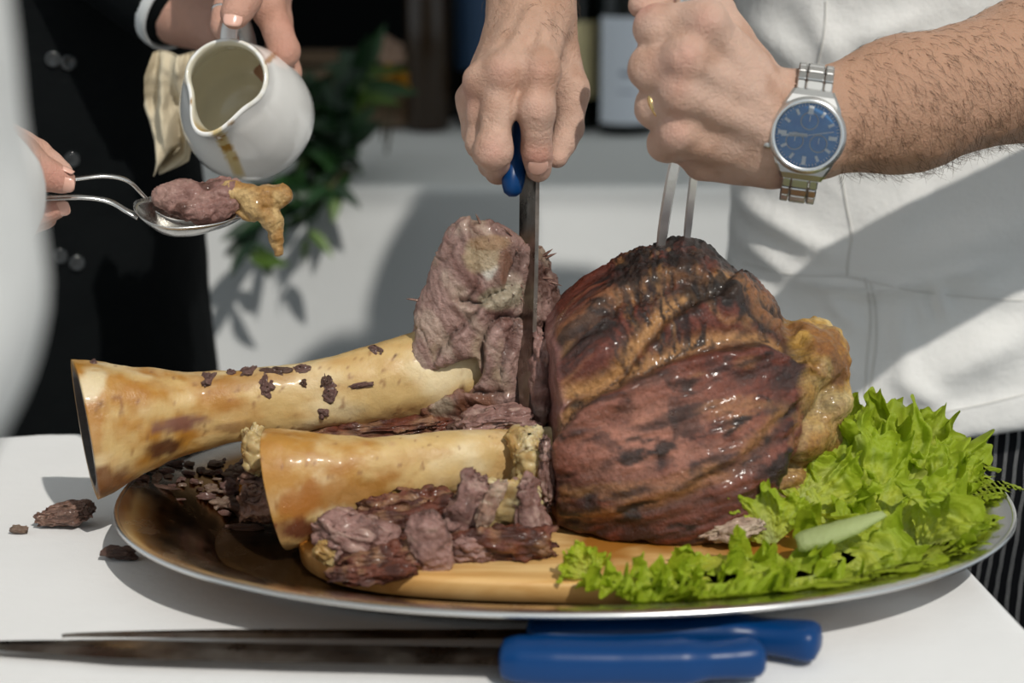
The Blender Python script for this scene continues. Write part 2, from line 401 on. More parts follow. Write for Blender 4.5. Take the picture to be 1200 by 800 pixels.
# tablecloths: flat top with rounded shoulder and rippled skirt down to the floor
def tablecloth(corner, ex, ey, w, d, nu, nv, label, mname, ztop, waves):
    """corner = far right corner, goes w along -ex and d along -ey"""
    corner, ex, ey = map(np.asarray, (corner, ex, ey))
    rad = 0.012; drop = ztop - 0.012
    def axis(n, L):
        s = np.concatenate([np.linspace(-drop, -0.05, 10)[:-1], np.linspace(-0.05, 0.03, 18)[:-1], np.linspace(0.03, L - 0.03, n)[:-1], np.linspace(L - 0.03, L + 0.05, 18)[:-1], np.linspace(L + 0.05, L + drop, 10)])
        return s
    def fold(s, L):               # arc-length -> (in-plane, drop)
        x = np.clip(s, 0, L); over = np.where(s < 0, -s, np.where(s > L, s - L, 0.0)); sg = np.where(s < 0, -1, 1)
        a = np.clip(over / rad, 0, math.pi / 2); out = rad * np.sin(a); dn = rad * (1 - np.cos(a)) + np.maximum(over - rad * math.pi / 2, 0)
        return x + sg * out, dn
    su, sv = axis(nu, w), axis(nv, d); U, V = np.meshgrid(su, sv, indexing='ij')
    xu, du = fold(U, w); xv, dv = fold(V, d); dn = np.maximum(du, dv)
    # skirt ripples
    amp = np.clip(dn * 0.09, 0, 0.022)
    xu = xu + np.where(du > 0, np.sign(U - w / 2) * amp * np.sin(V * waves + 1.0), 0); xv = xv + np.where(dv > 0, np.sign(V - d / 2) * amp * np.sin(U * waves), 0)
    p = corner[None, None, :2] - xu[..., None] * ex[:2] - xv[..., None] * ey[:2]
    q = np.stack([p[..., 0], p[..., 1], np.zeros_like(xu)], -1)
    z = ztop - 0.0015 - dn + (dn < 0.001) * (0.0009 * fbm(q * 9, 3, 3) + 0.0007 * fbm(q * np.array([30, 8, 1]), 2, 9))
    z = np.maximum(z, 0.006 + 0.0 * z)
    v = np.stack([p[..., 0], p[..., 1], z], -1).reshape(-1, 3)
    return single('tablecloth', label, 'tablecloth', v, gridf(len(su), len(sv)), mname)
ey1 = nrm((-0.125, 0.992, 0)); ex1 = np.array([ey1[1], -ey1[0], 0])
A1 = np.array([0.2616, 1.10, 0]); Q1 = PZ(60, 508, TZ); corner1 = A1 + ey1 * ((Q1 - A1) @ ey1)
tablecloth(corner1, ex1, ey1, 1.3, 0.62, 150, 90, 'white cloth under the oval platter of roast meat', 'white_cloth', TZ, 26)
Y2 = PZ(600, 214, TZ)[1]; Y2b = PZ(600, 128, TZ)[1]
tablecloth((1.3, Y2b, 0), (1, 0, 0), (0, 1, 0), 2.4, Y2b - Y2, 60, 20, 'white cloth on the back table under the wine bottles', 'far_cloth', TZ, 11)

# ------------------------------------------------------------------ platter
PC = np.array([0.031, 1.130]); PA, PB = 0.266, 0.183
def ov(a, b, n=160, p=2.15):
    t = np.linspace(0, 2 * math.pi, n, endpoint=False); c, s = np.cos(t), np.sin(t)
    return PC[0] + a * np.sign(c) * np.abs(c) ** (2 / p), PC[1] + b * np.sign(s) * np.abs(s) ** (2 / p)
def oring(da, z): x, y = ov(PA - da, PB - da); return np.stack([x, y, np.full_like(x, z)], 1)
prof = [(0.178, 0.7535), (0.12, 0.7535), (0.066, 0.7535), (0.058, 0.7545), (0.050, 0.760), (0.040, 0.7690), (0.026, 0.7760), (0.010, 0.7803), (0.003, 0.7818), (0.0, 0.7811), (-0.001, 0.7798), (0.001, 0.7788), (0.010, 0.7783), (0.027, 0.7737), (0.042, 0.7660), (0.052, 0.7565), (0.060, 0.7512), (0.07, 0.7504), (0.178, 0.7504)]
v, f = loft([oring(a, z) for a, z in prof])
n = fbm(v * 30, 4, 5) * 0.5 + 0.5; g = sst(0.35, 0.7, n + 0.75 * sst(0.12, -0.15, v[:, 0])) * (v[:, 2] > 0.7530) * sst(0.0, 0.004, 0.7813 - v[:, 2])
pl = thing('platter', 'oval stainless steel platter with raised rim, holding the roast', 'platter', (PC[0], PC[1], 0.75))
part(pl, 'dish', v, f, 'platter_steel', mix(np.array([0.66, 0.65, 0.63]), np.array([0.24, 0.13, 0.05]), g)); reg('platter', v, f)
rx, ry = ov(PA - 0.0005, PB - 0.0005); rp = np.stack([rx, ry, np.full_like(rx, 0.7808)], 1); rp = np.concatenate([rp, rp[:2]])
v, f = tube(rp, 0.0016, 8); part(pl, 'rolled_rim', v, f, 'bright_steel')
v, f = loft([oring(a, z) for a, z in [(0.178, 0.7552), (0.13, 0.7554), (0.066, 0.7554), (0.0572, 0.7556), (0.0565, 0.7552), (0.07, 0.75355), (0.178, 0.75355)]])
single('gravy_pool', 'dark brown meat juice covering the bottom of the platter', 'gravy', v, f, 'gravy'); reg('gravy', v, f)

# wooden board
BC = np.array([0.040, 1.128]); ba, bb_, bang = 0.166, 0.110, math.radians(-4)
def board_ring(d, z, n=96):
    t = np.linspace(0, 2 * math.pi, n, endpoint=False); c, s = np.cos(t), np.sin(t); p = 3.4
    x = (ba - d) * np.sign(c) * np.abs(c) ** (2 / p); y = (bb_ - d) * np.sign(s) * np.abs(s) ** (2 / p)
    return np.stack([BC[0] + x * math.cos(bang) - y * math.sin(bang), BC[1] + x * math.sin(bang) + y * math.cos(bang), np.full(n, z)], 1)
BT = 0.7700
v, f = loft([board_ring(d, z) for d, z in [(0.006, 0.7565), (0.002, 0.7575), (0.001, BT - 0.003), (0.0015, BT - 0.001), (0.006, BT), (0.009, BT), (0.02, BT)]])

single('carving_board', 'light wooden carving board lying in the platter under the roast', 'board', v, f, 'board_wood'); reg('board', v, f)

# ------------------------------------------------------------------ bones
def bone_mesh(st, n=150, m=72, ratio=0.85, rough=0.0009, seed=1, lean=0.0):
    """st: (x_top,y_top,x_bot,y_bot,Y)"""
    T = spline([P(a, b, Y) for a, b, c, d, Y in st], n); B = spline([P(c, d, Y) for a, b, c, d, Y in st], n)
    cen = (T + B) / 2; up = (T - B) / 2; ax = np.gradient(cen, axis=0); R = []
    a = np.linspace(0, 2 * math.pi, m, endpoint=False)
    for i in range(n):
        s = nrm(np.cross(ax[i], up[i])); h = np.linalg.norm(up[i]) * ratio
        e = 2 / 2.3; ca, sa = np.cos(a), np.sin(a)
        R.append(cen[i] + np.sign(sa)[:, None] * (np.abs(sa) ** e)[:, None] * up[i] + (np.sign(ca) * np.abs(ca) ** e)[:, None] * s * h)
    R = np.array(R); v = R.reshape(-1, 3); q = np.repeat(np.linspace(0, 1, n), m)
    c_ = np.repeat(cen, m, 0); rd = v - c_; rd /= np.linalg.norm(rd, axis=1)[:, None] + 1e-9
    v = v + rd * (rough * fbm(v * 60, 4, seed) * 2 + 0.0022 * fbm(v * np.array([14, 30, 30]), 3, seed + 7))[:, None]
    return v.reshape(n, m, 3), q, rd
def bone_cap(R, depth=0.004):
    """recessed sawn end with thick wall + marrow"""
    c = R[0].mean(0); inner = c + (R[0] - c) * 0.80; ax = nrm(R[3].mean(0) - c)
    return np.concatenate([[inner * 0.15 + 0.85 * c + ax * depth], [inner * 0.6 + 0.4 * c + ax * depth], [inner + ax * depth * 0.9], [inner], R])
def bone_color(v, q, seed, stains):
    base = np.array([0.60, 0.41, 0.17]); pale = np.array([0.74, 0.60, 0.36]); gold = np.array([0.44, 0.21, 0.035]); brown = np.array([0.10, 0.035, 0.012])
    n1 = fbm(v * np.array([25, 40, 40]), 4, seed) ; n2 = fbm(v * np.array([60, 90, 90]), 4, seed + 3)
    c = mix(base, pale, sst(-0.1, 0.45, n1 + 0.25 * sst(0.3, 0.6, q)))
    c = mix(c, gold, sst(-0.05, 0.5, n2 * 0.8 - 1.1 * (q - 0.26) + 0.45 * fbm(v * 22, 3, seed + 9)))
    c = mix(c, brown, sst(0.42, 0.62, fbm(v * np.array([70, 110, 110]), 5, seed + 5, 0.6) + 0.02))
    c = mix(c, c * np.array([0.78, 0.62, 0.46]), 0.55 * sst(-0.1, 0.45, fbm(v * np.array([28, 130, 130]), 4, seed + 15))); c = mix(c, brown * 2, 0.6 * sst(0.44, 0.56, fbm(v * 230, 3, seed + 19)))
    for p, r, col, k in stains:
        d = np.linalg.norm((v - p) / np.asarray(r), axis=1) + 0.5 * fbm(v * 130, 3, 31)
        c = mix(c, np.asarray(col), k * sst(1.1, 0.65, d))
    return c
def build_bone(st, name, label, key, seed, stains, ratio, depth):
    R, q, rd = bone_mesh(st, ratio=ratio, seed=seed); m = R.shape[1]; R2 = bone_cap(R, depth); v, f = loft(R2)
    q2 = np.concatenate([np.zeros(4 * m), q, [0, 1]]); col = bone_color(v, q2, seed, stains); col[:3 * m] = (0.02, 0.011, 0.008); col[3 * m:4 * m] = (0.03, 0.017, 0.01); col[-2] = (0.02, 0.011, 0.008)
    reg(key, v, f); return v, f, col
st_rear = [(86, 423, 112, 580, 1.1465), (112, 424, 130, 573, 1.150), (160, 431, 168, 553, 1.1565), (215, 437, 222, 528, 1.166), (275, 435, 285, 512, 1.171), (340, 428, 350, 503, 1.179), (410, 414, 420, 498, 1.188), (470, 397, 482, 492, 1.196), (520, 383, 535, 482, 1.204), (565, 384, 575, 472, 1.212), (600, 395, 605, 462, 1.216)]
sr = [(P(205, 500, 1.135), (0.022, 0.03, 0.006), (0.16, 0.06, 0.06), 0.8), (P(192, 530, 1.13), (0.014, 0.03, 0.007), (0.07, 0.02, 0.012), 0.9),
      (P(120, 560, 1.13), (0.02, 0.05, 0.016), (0.16, 0.05, 0.01), 0.85), (P(115, 490, 1.13), (0.006, 0.03, 0.022), (0.40, 0.17, 0.03), 0.6),
      (P(105, 452, 1.12), (0.010, 0.04, 0.009), (0.70, 0.58, 0.36), 0.9), (P(275, 503, 1.15), (0.02, 0.03, 0.004), (0.15, 0.06, 0.02), 0.6), (P(300, 450, 1.15), (0.05, 0.03, 0.006), (0.38, 0.2, 0.06), 0.6)]
vR, fR, cR = build_bone(st_rear, 'x', '', 'rear', 3, sr, 0.85, 0.006)
shank = thing('beef_shank', 'long bare leg bone with a tall half carved chunk of meat on its end', 'meat', P(300, 520, 1.175))
part(shank, 'bone', vR, fR, 'bone', cR, label='long cream bone with a dark sawn end')
st_front = [(309, 506, 343, 641, 1.102), (330, 507, 360, 634, 1.1015), (370, 511, 395, 613, 1.102), (415, 513, 430, 600, 1.105), (465, 512, 475, 590, 1.112), (520, 509, 525, 579, 1.122), (580, 505, 582, 575, 1.135), (640, 500, 640, 578, 1.148), (690, 498, 690, 575, 1.155)]
sf = [(P(335, 525, 1.05), (0.009, 0.03, 0.014), (0.42, 0.17, 0.02), 0.9), (P(420, 590, 1.07), (0.05, 0.04, 0.012), (0.36, 0.15, 0.02), 0.85), (P(345, 605, 1.05), (0.018, 0.04, 0.016), (0.36, 0.13, 0.02), 0.85),  # lower amber patches paint the shading below the ridge; the rest are stains
      (P(350, 632, 1.06), (0.02, 0.04, 0.008), (0.12, 0.02, 0.01), 0.9), (P(470, 530, 1.08), (0.03, 0.03, 0.004), (0.34, 0.14, 0.10), 0.5), (P(545, 518, 1.1), (0.01, 0.03, 0.004), (0.3, 0.12, 0.08), 0.5)]
vF, fF, cF = build_bone(st_front, 'x', '', 'front', 11, sf, 0.80, 0.005)

# ------------------------------------------------------------------ roast
def pe(px, py, Y, rx, ry, rd, deg=0, p=2.0):
    s = S(py, Y); return ell(P(px, py, Y), (rx * s, rd * s, ry * s), rot('Y', -deg) @ rot('X', 0), p)
def poly_sdf(X, Z, pts):
    """signed distance to a polygon on the (x,z) grid"""
    d = np.full(np.broadcast(X, Z).shape, 1e9); ins = np.zeros(d.shape, bool); n = len(pts)
    for i in range(n):
        a, b = pts[i], pts[(i + 1) % n]; e = b - a; wx_, wz_ = X - a[0], Z - a[1]; t = np.clip((wx_ * e[0] + wz_ * e[1]) / (e @ e), 0, 1)
        d = np.minimum(d, (wx_ - t * e[0]) ** 2 + (wz_ - t * e[1]) ** 2)
        c = (a[1] > Z) != (b[1] > Z); ins ^= c & (X < (b[0] - a[0]) * (Z - a[1]) / (b[1] - a[1] + 1e-12) + a[0])
    return np.where(ins, -1, 1) * np.sqrt(d)
def px_poly(pts, Y, n=120):
    q = np.array([P(x, y, Y)[[0, 2]] for x, y in pts]); q3 = np.concatenate([q, q[:1]]); return spline(q3, n)[:-1]
def smax(a, b, k): h = np.maximum(k - np.abs(a - b), 0) / k; return np.maximum(a, b) + h * h * k * 0.25
def topx(v):                      # where a point shows in the photograph
    r = v - CAM; dz = r @ _f; return 600 + FP * (r @ _r) / dz, 400 - FP * (r @ _u) / dz
def pline(px, py, pts):
    """distance to a pixel polyline, signed (positive below/right of it), and run parameter"""
    best = np.full(px.shape, 1e9); sg = np.zeros(px.shape)
    for (x1, y1), (x2, y2) in zip(pts[:-1], pts[1:]):
        ex, ey = x2 - x1, y2 - y1; t = np.clip(((px - x1) * ex + (py - y1) * ey) / (ex * ex + ey * ey), 0, 1); dx, dy = px - x1 - t * ex, py - y1 - t * ey
        d = np.hypot(dx, dy); c = ex * dy - ey * dx; m = d < best; best = np.where(m, d, best); sg = np.where(m, np.sign(c), sg)
    return best, sg
F_ = Field((0.0, 1.03, 0.765), (0.24, 1.30, 0.965), 0.0015)
F_.add(pe(800, 505, 1.155, 190, 150, 150, -8), 0.002); F_.add(pe(785, 420, 1.185, 175, 140, 140, -12), 0.03); F_.add(pe(700, 510, 1.160, 120, 150, 130, 0), 0.03)
F_.add(pe(770, 560, 1.130, 130, 85, 110, -10), 0.03); F_.add(pe(830, 360, 1.185, 110, 80, 110, 0), 0.03)
LP_ = px_poly([(620, 380), (700, 320), (800, 280), (870, 318), (915, 365), (934, 400), (936, 440), (925, 480), (905, 520), (888, 560), (868, 600), (800, 640), (620, 660)], 1.155)
dl_ = poly_sdf(F_.ax[0][:, None], F_.ax[2][None, :], LP_)[:, None, :].astype(np.float32); F_.d = smax(F_.d, dl_ + 0 * F_.d, 0.014)
G_ = F_.like()
for a in [(940, 415, 1.165, 46, 40, 80), (968, 420, 1.175, 38, 48, 70), (962, 462, 1.165, 44, 36, 75), (930, 500, 1.145, 44, 38, 70), (955, 505, 1.16, 40, 46, 60), (912, 552, 1.150, 52, 42, 70), (895, 575, 1.15, 44, 36, 70), (975, 395, 1.185, 28, 28, 50), (925, 455, 1.135, 30, 30, 50)]:
    G_.add(pe(*a), 0.005)
fatd = G_.d.copy(); F_.merge(G_, 0.005)
X = F_.ax[0][:, None, None]; Z = F_.ax[2][None, None, :]; Yg = F_.ax[1][None, :, None]
RP = px_poly([(640, 392), (668, 360), (695, 336), (740, 312), (775, 300), (800, 291), (830, 298), (858, 316), (890, 346), (930, 373), (965, 385), (988, 396), (1000, 425), (996, 445), (1002, 470), (985, 500), (972, 528), (942, 552), (916, 585), (880, 600), (850, 608), (800, 628), (740, 640), (690, 646), (640, 646)], 1.155)
d2 = poly_sdf(F_.ax[0][:, None], F_.ax[2][None, :], RP)[:, None, :]
F_.d = smax(F_.d, d2.astype(np.float32) + 0.25 * np.maximum(np.abs(Yg - 1.155) - 0.04, 0), 0.012)
cutx = P(646, 500, 1.13)[0]
F_.d = np.maximum(F_.d, cutx - X + 0 * Z - 0.10 * (Yg - 1.13))          # left face carved flat
F_.d = np.maximum(F_.d, (BT + 0.001) - Z + 0 * X).astype(np.float32)
v, f = F_.mesh(1)
nn = vnormals(v, f)
ij = np.clip(((v - F_.lo) / F_.h).astype(int), 0, np.array(F_.d.shape) - 1); fat = sst(0.003, -0.003, fatd[ij[:, 0], ij[:, 1], ij[:, 2]])
qx, qy = topx(v); frontf = sst(0.5, 0.1, nn[:, 1]); wob_ = 9 * fbm(v * 55, 3, 301); qx, qy = qx + wob_, qy + 9 * fbm(v * 55, 3, 302)
left = sst(cutx + 0.006, cutx + 0.001, v[:, 0]); big = fbm(v * 26, 4, 8)
SEAM1 = [(640, 480), (669, 462), (718, 446), (742, 411), (781, 372), (815, 345), (850, 330)]
SEAM2 = [(640, 525), (660, 500), (698, 458), (781, 423), (825, 404), (893, 397), (935, 420)]
SEAM3 = [(640, 420), (690, 380), (740, 345), (800, 325), (870, 345), (930, 385)]
SEAM4 = [(640, 610), (720, 605), (800, 580), (870, 540), (915, 490)]
disp = 0.0020 * big; tanm = np.zeros(len(v)); darkm = np.zeros(len(v))
for pts, amp, stp, wdt, tn in ((SEAM1, 0.0055, 0.0040, 9, 1.0), (SEAM2, 0.0065, 0.0085, 9, 0.8), (SEAM3, 0.0040, -0.003, 8, 0.4), (SEAM4, 0.0028, -0.002, 8, 0.5)):
    d, sg = pline(qx, qy, pts); disp += frontf * (-amp * np.exp(-(d / wdt) ** 2) + stp * sg * np.exp(-(d / 28) ** 2) * (1 - np.exp(-(d / wdt) ** 2)))
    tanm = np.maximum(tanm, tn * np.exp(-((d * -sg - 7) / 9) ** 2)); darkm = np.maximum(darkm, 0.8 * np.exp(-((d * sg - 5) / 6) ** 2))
# fibre coordinate follows the muscle: steep in the upper left, flatter below
d2_, sg2 = pline(qx, qy, SEAM2); upper = sst(8, -8, d2_ * sg2)
fa = np.radians(16 + 24 * upper * sst(860, 700, qx)); fx = v[:, 0] * np.cos(fa) + v[:, 2] * np.sin(fa); fz = -v[:, 0] * np.sin(fa) + v[:, 2] * np.cos(fa)
w = np.stack([fx, v[:, 1] * 0.6, fz], 1)
fib = fbm(w * np.array([22, 150, 150]), 5, 4, 0.62); fine = fbm(w * np.array([60, 420, 420]), 3, 6); med = fbm(w * np.array([30, 70, 70]), 5, 12)
face0 = np.exp(-(((qx - 770) / 105) ** 2 + ((qy - 515) / 62) ** 2)); top = sst(0.893, 0.922, v[:, 2] + 0.012 * big)
disp += (0.0022 * fib + 0.0012 * fine + 0.0014 * med + 0.0013 * rid(w * np.array([20, 85, 85]), 3, 55) * (1 - 0.6 * face0)) * (1 - 0.6 * fat) + top * 0.0045 * fbm(v * 75, 4, 40) + fat * 0.005 * fbm(v * 70, 4, 41, 0.6)
v = v + nn * (disp * (1 - 0.7 * left))[:, None]
v[:, 2] = np.maximum(v[:, 2], BT + 0.0006)
red = np.array([0.150, 0.030, 0.014]); mar = np.array([0.034, 0.009, 0.0055]); pink = np.array([0.40, 0.165, 0.11]); tan = np.array([0.50, 0.255, 0.09]); char = np.array([0.012, 0.006, 0.0035])
col = mix(mar, red, sst(-0.3, 0.25, fib + 0.3 * big))
face = np.exp(-(((qx - 770) / 105) ** 2 + ((qy - 515) / 62) ** 2)) * (1 - upper) * frontf
col = mix(col, pink, np.clip(face * 1.2 * sst(-0.45, 0.15, fbm(v * 50, 4, 14) + 0.1), 0, 1))
col = mix(col, tan, 0.8 * sst(0.12, 0.40, fbm(w * np.array([14, 95, 95]), 4, 60)) * (1 - 0.75 * face) * (0.55 + 0.45 * fine))
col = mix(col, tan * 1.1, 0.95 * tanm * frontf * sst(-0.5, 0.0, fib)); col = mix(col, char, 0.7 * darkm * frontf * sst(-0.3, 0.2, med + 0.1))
col = mix(col, char, 0.9 * sst(0.24, 0.40, fbm(w * np.array([45, 110, 110]), 4, 90)))
spots = sst(0.30, 0.42, fbm(v * np.array([75, 75, 60]), 3, 97)); col = mix(col, mar * 0.6, 0.8 * spots * face)
col = mix(col, mar * 0.5, 0.75 * sst(0.1, 0.4, fbm(w * np.array([25, 200, 200]), 3, 92)))
col = mix(col, char, 0.85 * sst(0.10, 0.34, fbm(v * 42, 5, 95, 0.62) + 0.55 * top - 0.16) * (1 - fat))
fatc = mix(np.array([0.56, 0.32, 0.06]), np.array([0.76, 0.57, 0.24]), sst(-0.2, 0.35, fbm(v * 55, 4, 101))); fatc = mix(fatc, np.array([0.26, 0.085, 0.018]), 0.8 * sst(0.02, 0.36, fbm(v * 42, 4, 103)))
col = mix(col, fatc, fat)
cutc = mix(np.array([0.33, 0.15, 0.14]), np.array([0.20, 0.07, 0.06]), sst(-0.2, 0.3, fbm(v * 70, 4, 105))); col = mix(col, cutc, left * 0.9)
roast = thing('roast_joint', 'large browned roast of beef with a protruding bone lying on the board', 'meat', P(780, 630, 1.14) * np.array([1, 1, 0]) + np.array([0, 0, BT]))
part(roast, 'meat', v, f, 'roast', col, label='glistening dark brown roasted meat with golden fat at one end'); reg('roast', v, f)
part(roast, 'bone', vF, fF, 'bone', cF, label='short cream bone with sawn end, orange stains and painted amber shading')

# ------------------------------------------------------------------ carved chunk on the rear shank
F_ = Field((-0.085, 1.14, 0.795), (0.05, 1.29, 0.975), 0.00125)
X = F_.ax[0][:, None, None]; Z = F_.ax[2][None, None, :]; Yg = F_.ax[1][None, :, None]
CP = px_poly([(545, 256), (582, 262), (612, 284), (640, 312), (656, 350), (662, 385), (655, 440), (640, 492), (590, 502), (500, 496), (494, 478), (508, 458), (550, 449), (557, 416), (532, 418), (512, 428), (492, 438), (479, 430), (484, 405), (489, 392), (488, 360), (500, 328), (512, 298), (528, 266)], 1.19, 220)
d2 = poly_sdf(F_.ax[0][:, None], F_.ax[2][None, :], CP)[:, None, :]
yfr = 1.172 + 0.10 * (Z - 0.86) + 0.75 * np.maximum(X - P(590, 350, 1.19)[0], 0) + 0.35 * np.maximum(P(520, 300, 1.19)[0] - X, 0)
dep = np.maximum(yfr - Yg, Yg - 1.262)
# facet planes of the carved surface
for (px, py, Y, nrml) in [(545, 300, 1.176, (-0.55, -1, 0.25)), (600, 300, 1.178, (0.35, -1, 0.55)), (570, 370, 1.170, (-0.12, -1, -0.05)), (630, 400, 1.172, (0.8, -1, 0)), (560, 470, 1.172, (0, -1, -0.5))]:
    p_, n_ = P(px, py, Y), nrm(nrml); dep = smax(dep, (X - p_[0]) * n_[0] + (Yg - p_[1]) * n_[1] + (Z - p_[2]) * n_[2], 0.004)
F_.d = smax(d2 + 0.36 * np.maximum(Yg - yfr - 0.010, 0) * sst(0.86, 0.90, Z), dep + 0 * X, 0.006).astype(np.float32)
v, f = F_.mesh(1); nn = vnormals(v, f)
w = v @ rot('Y', 58); qx, qy = topx(v); qx, qy = qx + 8 * fbm(v * 80, 3, 1), qy + 8 * fbm(v * 80, 3, 2)
cr = np.abs(fbm(w * np.array([18, 50, 50]) + 3, 3, 203)); crease = sst(0.055, 0.0, cr)
rag = np.clip(sst(P(606, 300, 1.2)[0], P(636, 300, 1.2)[0], v[:, 0]) * sst(0.80, 0.87, v[:, 2]) + 0.7 * sst(0.938, 0.952, v[:, 2]), 0, 1)
fibf = fbm(w * np.array([45, 260, 260]), 4, 213, 0.6)
disp = 0.0014 * fbm(v * 40, 3, 211) + 0.0014 * fibf + 0.0009 * rid(w * np.array([22, 75, 75]), 4, 209) + 0.0005 * rid(w * np.array([80, 330, 330]), 2, 208) - 0.0012 * crease + rag * 0.007 * fbm(v * 120, 4, 217)
tis = np.zeros(len(v)); crk = np.zeros(len(v))
for pts, amp in (([(540, 352), (566, 358), (598, 340), (612, 300)], 0.004), ([(514, 420), (534, 392), (560, 362)], 0.003), ([(560, 445), (566, 400), (590, 375), (612, 372)], 0.0045), ([(548, 262), (556, 290), (560, 330), (548, 350)], 0.002), ([(590, 440), (600, 400), (606, 375)], 0.003), ([(500, 470), (540, 458), (590, 462)], 0.003)):
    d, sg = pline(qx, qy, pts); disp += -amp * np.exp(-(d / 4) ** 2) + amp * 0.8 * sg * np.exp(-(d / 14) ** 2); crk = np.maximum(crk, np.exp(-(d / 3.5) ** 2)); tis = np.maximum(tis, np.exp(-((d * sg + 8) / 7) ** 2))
v = v + nn * disp[:, None]
mauve = np.array([0.42, 0.26, 0.225]); grey = np.array([0.28, 0.165, 0.14]); palef = np.array([0.48, 0.37, 0.23]); dk = np.array([0.085, 0.038, 0.026])
rg_ = rid(w * np.array([22, 75, 75]), 4, 209); col = mix(grey, mauve, sst(-0.3, 0.5, fbm(w * np.array([26, 80, 80]), 5, 221) + 0.5 * fibf + 0.25 * rg_)); col = mix(col, np.array([0.13, 0.065, 0.05]), 0.6 * sst(0.3, -0.35, rg_))
col = mix(col, palef, 0.75 * sst(0.2, 0.45, fbm(w * np.array([18, 40, 40]), 4, 229)) + 0 * fibf); col = mix(col, palef, 0.55 * tis * sst(-0.1, 0.3, fbm(v * 50, 3, 230) + 0.1))
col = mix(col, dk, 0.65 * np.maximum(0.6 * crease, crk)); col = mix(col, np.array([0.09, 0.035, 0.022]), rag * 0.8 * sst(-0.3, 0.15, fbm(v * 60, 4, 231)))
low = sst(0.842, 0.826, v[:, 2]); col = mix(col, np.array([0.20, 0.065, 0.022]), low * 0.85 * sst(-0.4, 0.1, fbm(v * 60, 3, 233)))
pl_ = sst(0.05, 0.35, fbm(w * np.array([14, 90, 90]), 4, 251)); col = mix(col, np.array([0.55, 0.42, 0.33]), 0.55 * pl_); col = mix(col, np.array([0.16, 0.06, 0.045]), 0.6 * sst(0.18, 0.42, fbm(w * np.array([30, 120, 120]), 4, 253)))
for (px, py, rx_, ry_, c) in [(572, 316, 8, 15, (0.80, 0.76, 0.68)), (566, 300, 22, 22, (0.44, 0.33, 0.20)), (585, 352, 26, 14, (0.44, 0.37, 0.26)), (600, 345, 14, 16, (0.42, 0.35, 0.25)), (520, 478, 16, 12, (0.40, 0.31, 0.22)), (575, 285, 25, 10, (0.36, 0.22, 0.12)), (592, 312, 12, 22, (0.22, 0.10, 0.06))]:
    d = np.hypot((qx - px) / rx_, (qy - py) / ry_); col = mix(col, np.asarray(c), (nn[:, 1] < 0.2) * 0.9 * sst(1.15, 0.7, d))
part(shank, 'meat', v, f, 'cut_meat', col, label='mauve carved meat with ragged torn top'); reg('chunk', v, f)
# torn fibres standing off the ragged side
hv, hf = [], []
base = [(rng.uniform(570, 655), rng.uniform(258, 400)) for _ in range(110)]
def strand(p, d, L, w, k):
    d = nrm(d); s = nrm(np.cross(d, (0.3, 1, 0.2))); b = len(hv)
    for t, ww in ((0, 1), (0.5, 0.8), (1, 0.15)):
        c = p + d * L * t + np.array([0, 0, -k * t * t * L]); hv.extend([c - s * w * ww, c + np.array([0, -w * ww, 0]), c + s * w * ww])
    for i in range(2):
        for j in range(3): hf.append([b + i * 3 + j, b + i * 3 + (j + 1) % 3, b + i * 3 + 3 + (j + 1) % 3, b + i * 3 + 3 + j])
for px, py in base:
    h_ = hit(px, py, ['chunk'])
    if h_ is None: continue
    if (px < 600 and py > 300): continue
    strand(h_[0] - h_[1] * 0.002, h_[1] + 0.8 * rng.normal(size=3), rng.uniform(0.003, 0.006), rng.uniform(0.0006, 0.0014), 0.4)
for px, py, dx, dz in [(563, 262, -0.4, 1), (640, 302, 0.6, 0.4), (648, 318, 1, 0.1), (644, 330, 1, -0.2), (600, 276, -0.6, 0.7), (637, 300, 0.8, 0.8), (655, 360, 1, .3), (490, 352, -1, 0.3)]:
    h_ = hit(px, py, ['chunk']) or hit(px - 12, py + 8, ['chunk'])
    if h_ is not None: strand(h_[0], np.array([dx, -0.2, dz]), 0.008, 0.0010, 0.1)
hv = np.array(hv); part(shank, 'torn_fibres', hv, hf, 'cut_meat', mix(np.array([0.16, 0.07, 0.05]), np.array([0.38, 0.22, 0.17]), rng.random(len(hv))), kind='stuff')

# ------------------------------------------------------------------ people
def pp(lst): return [P(*a) for a in lst]
def rr(lst, radii): return [r * S(a[1], a[2]) for a, r in zip(lst, radii)]
def finger(F, lst, radii, k=0.004):
    G = F.like(); p, r = pp(lst), rr(lst, radii)
    for i in range(len(p) - 1):
        mid = (p[i] + p[i + 1]) / 2; rm = (r[i] + r[i + 1]) / 2 * 0.95
        G.add(cone(p[i], mid, r[i], rm), k); G.add(cone(mid, p[i + 1], rm, r[i + 1]), k)
    return G
def skin_col(v, base, blush, pts, rad=0.011, seed=0):
    c = mix(base, base * np.array([0.80, 0.72, 0.66]), sst(-0.2, 0.45, fbm(v * 45, 4, seed)))
    c = mix(c, base * np.array([1.12, 1.1, 1.08]), 0.6 * sst(0.0, 0.4, fbm(v * 70, 3, seed + 5)))
    for p, k in pts: c = mix(c, blush, k * np.exp(-(((v - p) / rad) ** 2).sum(1)))
    return c
SKIN = np.array([0.60, 0.395, 0.305]); TANNED = np.array([0.46, 0.26, 0.165]); BLUSH = np.array([0.62, 0.29, 0.225])
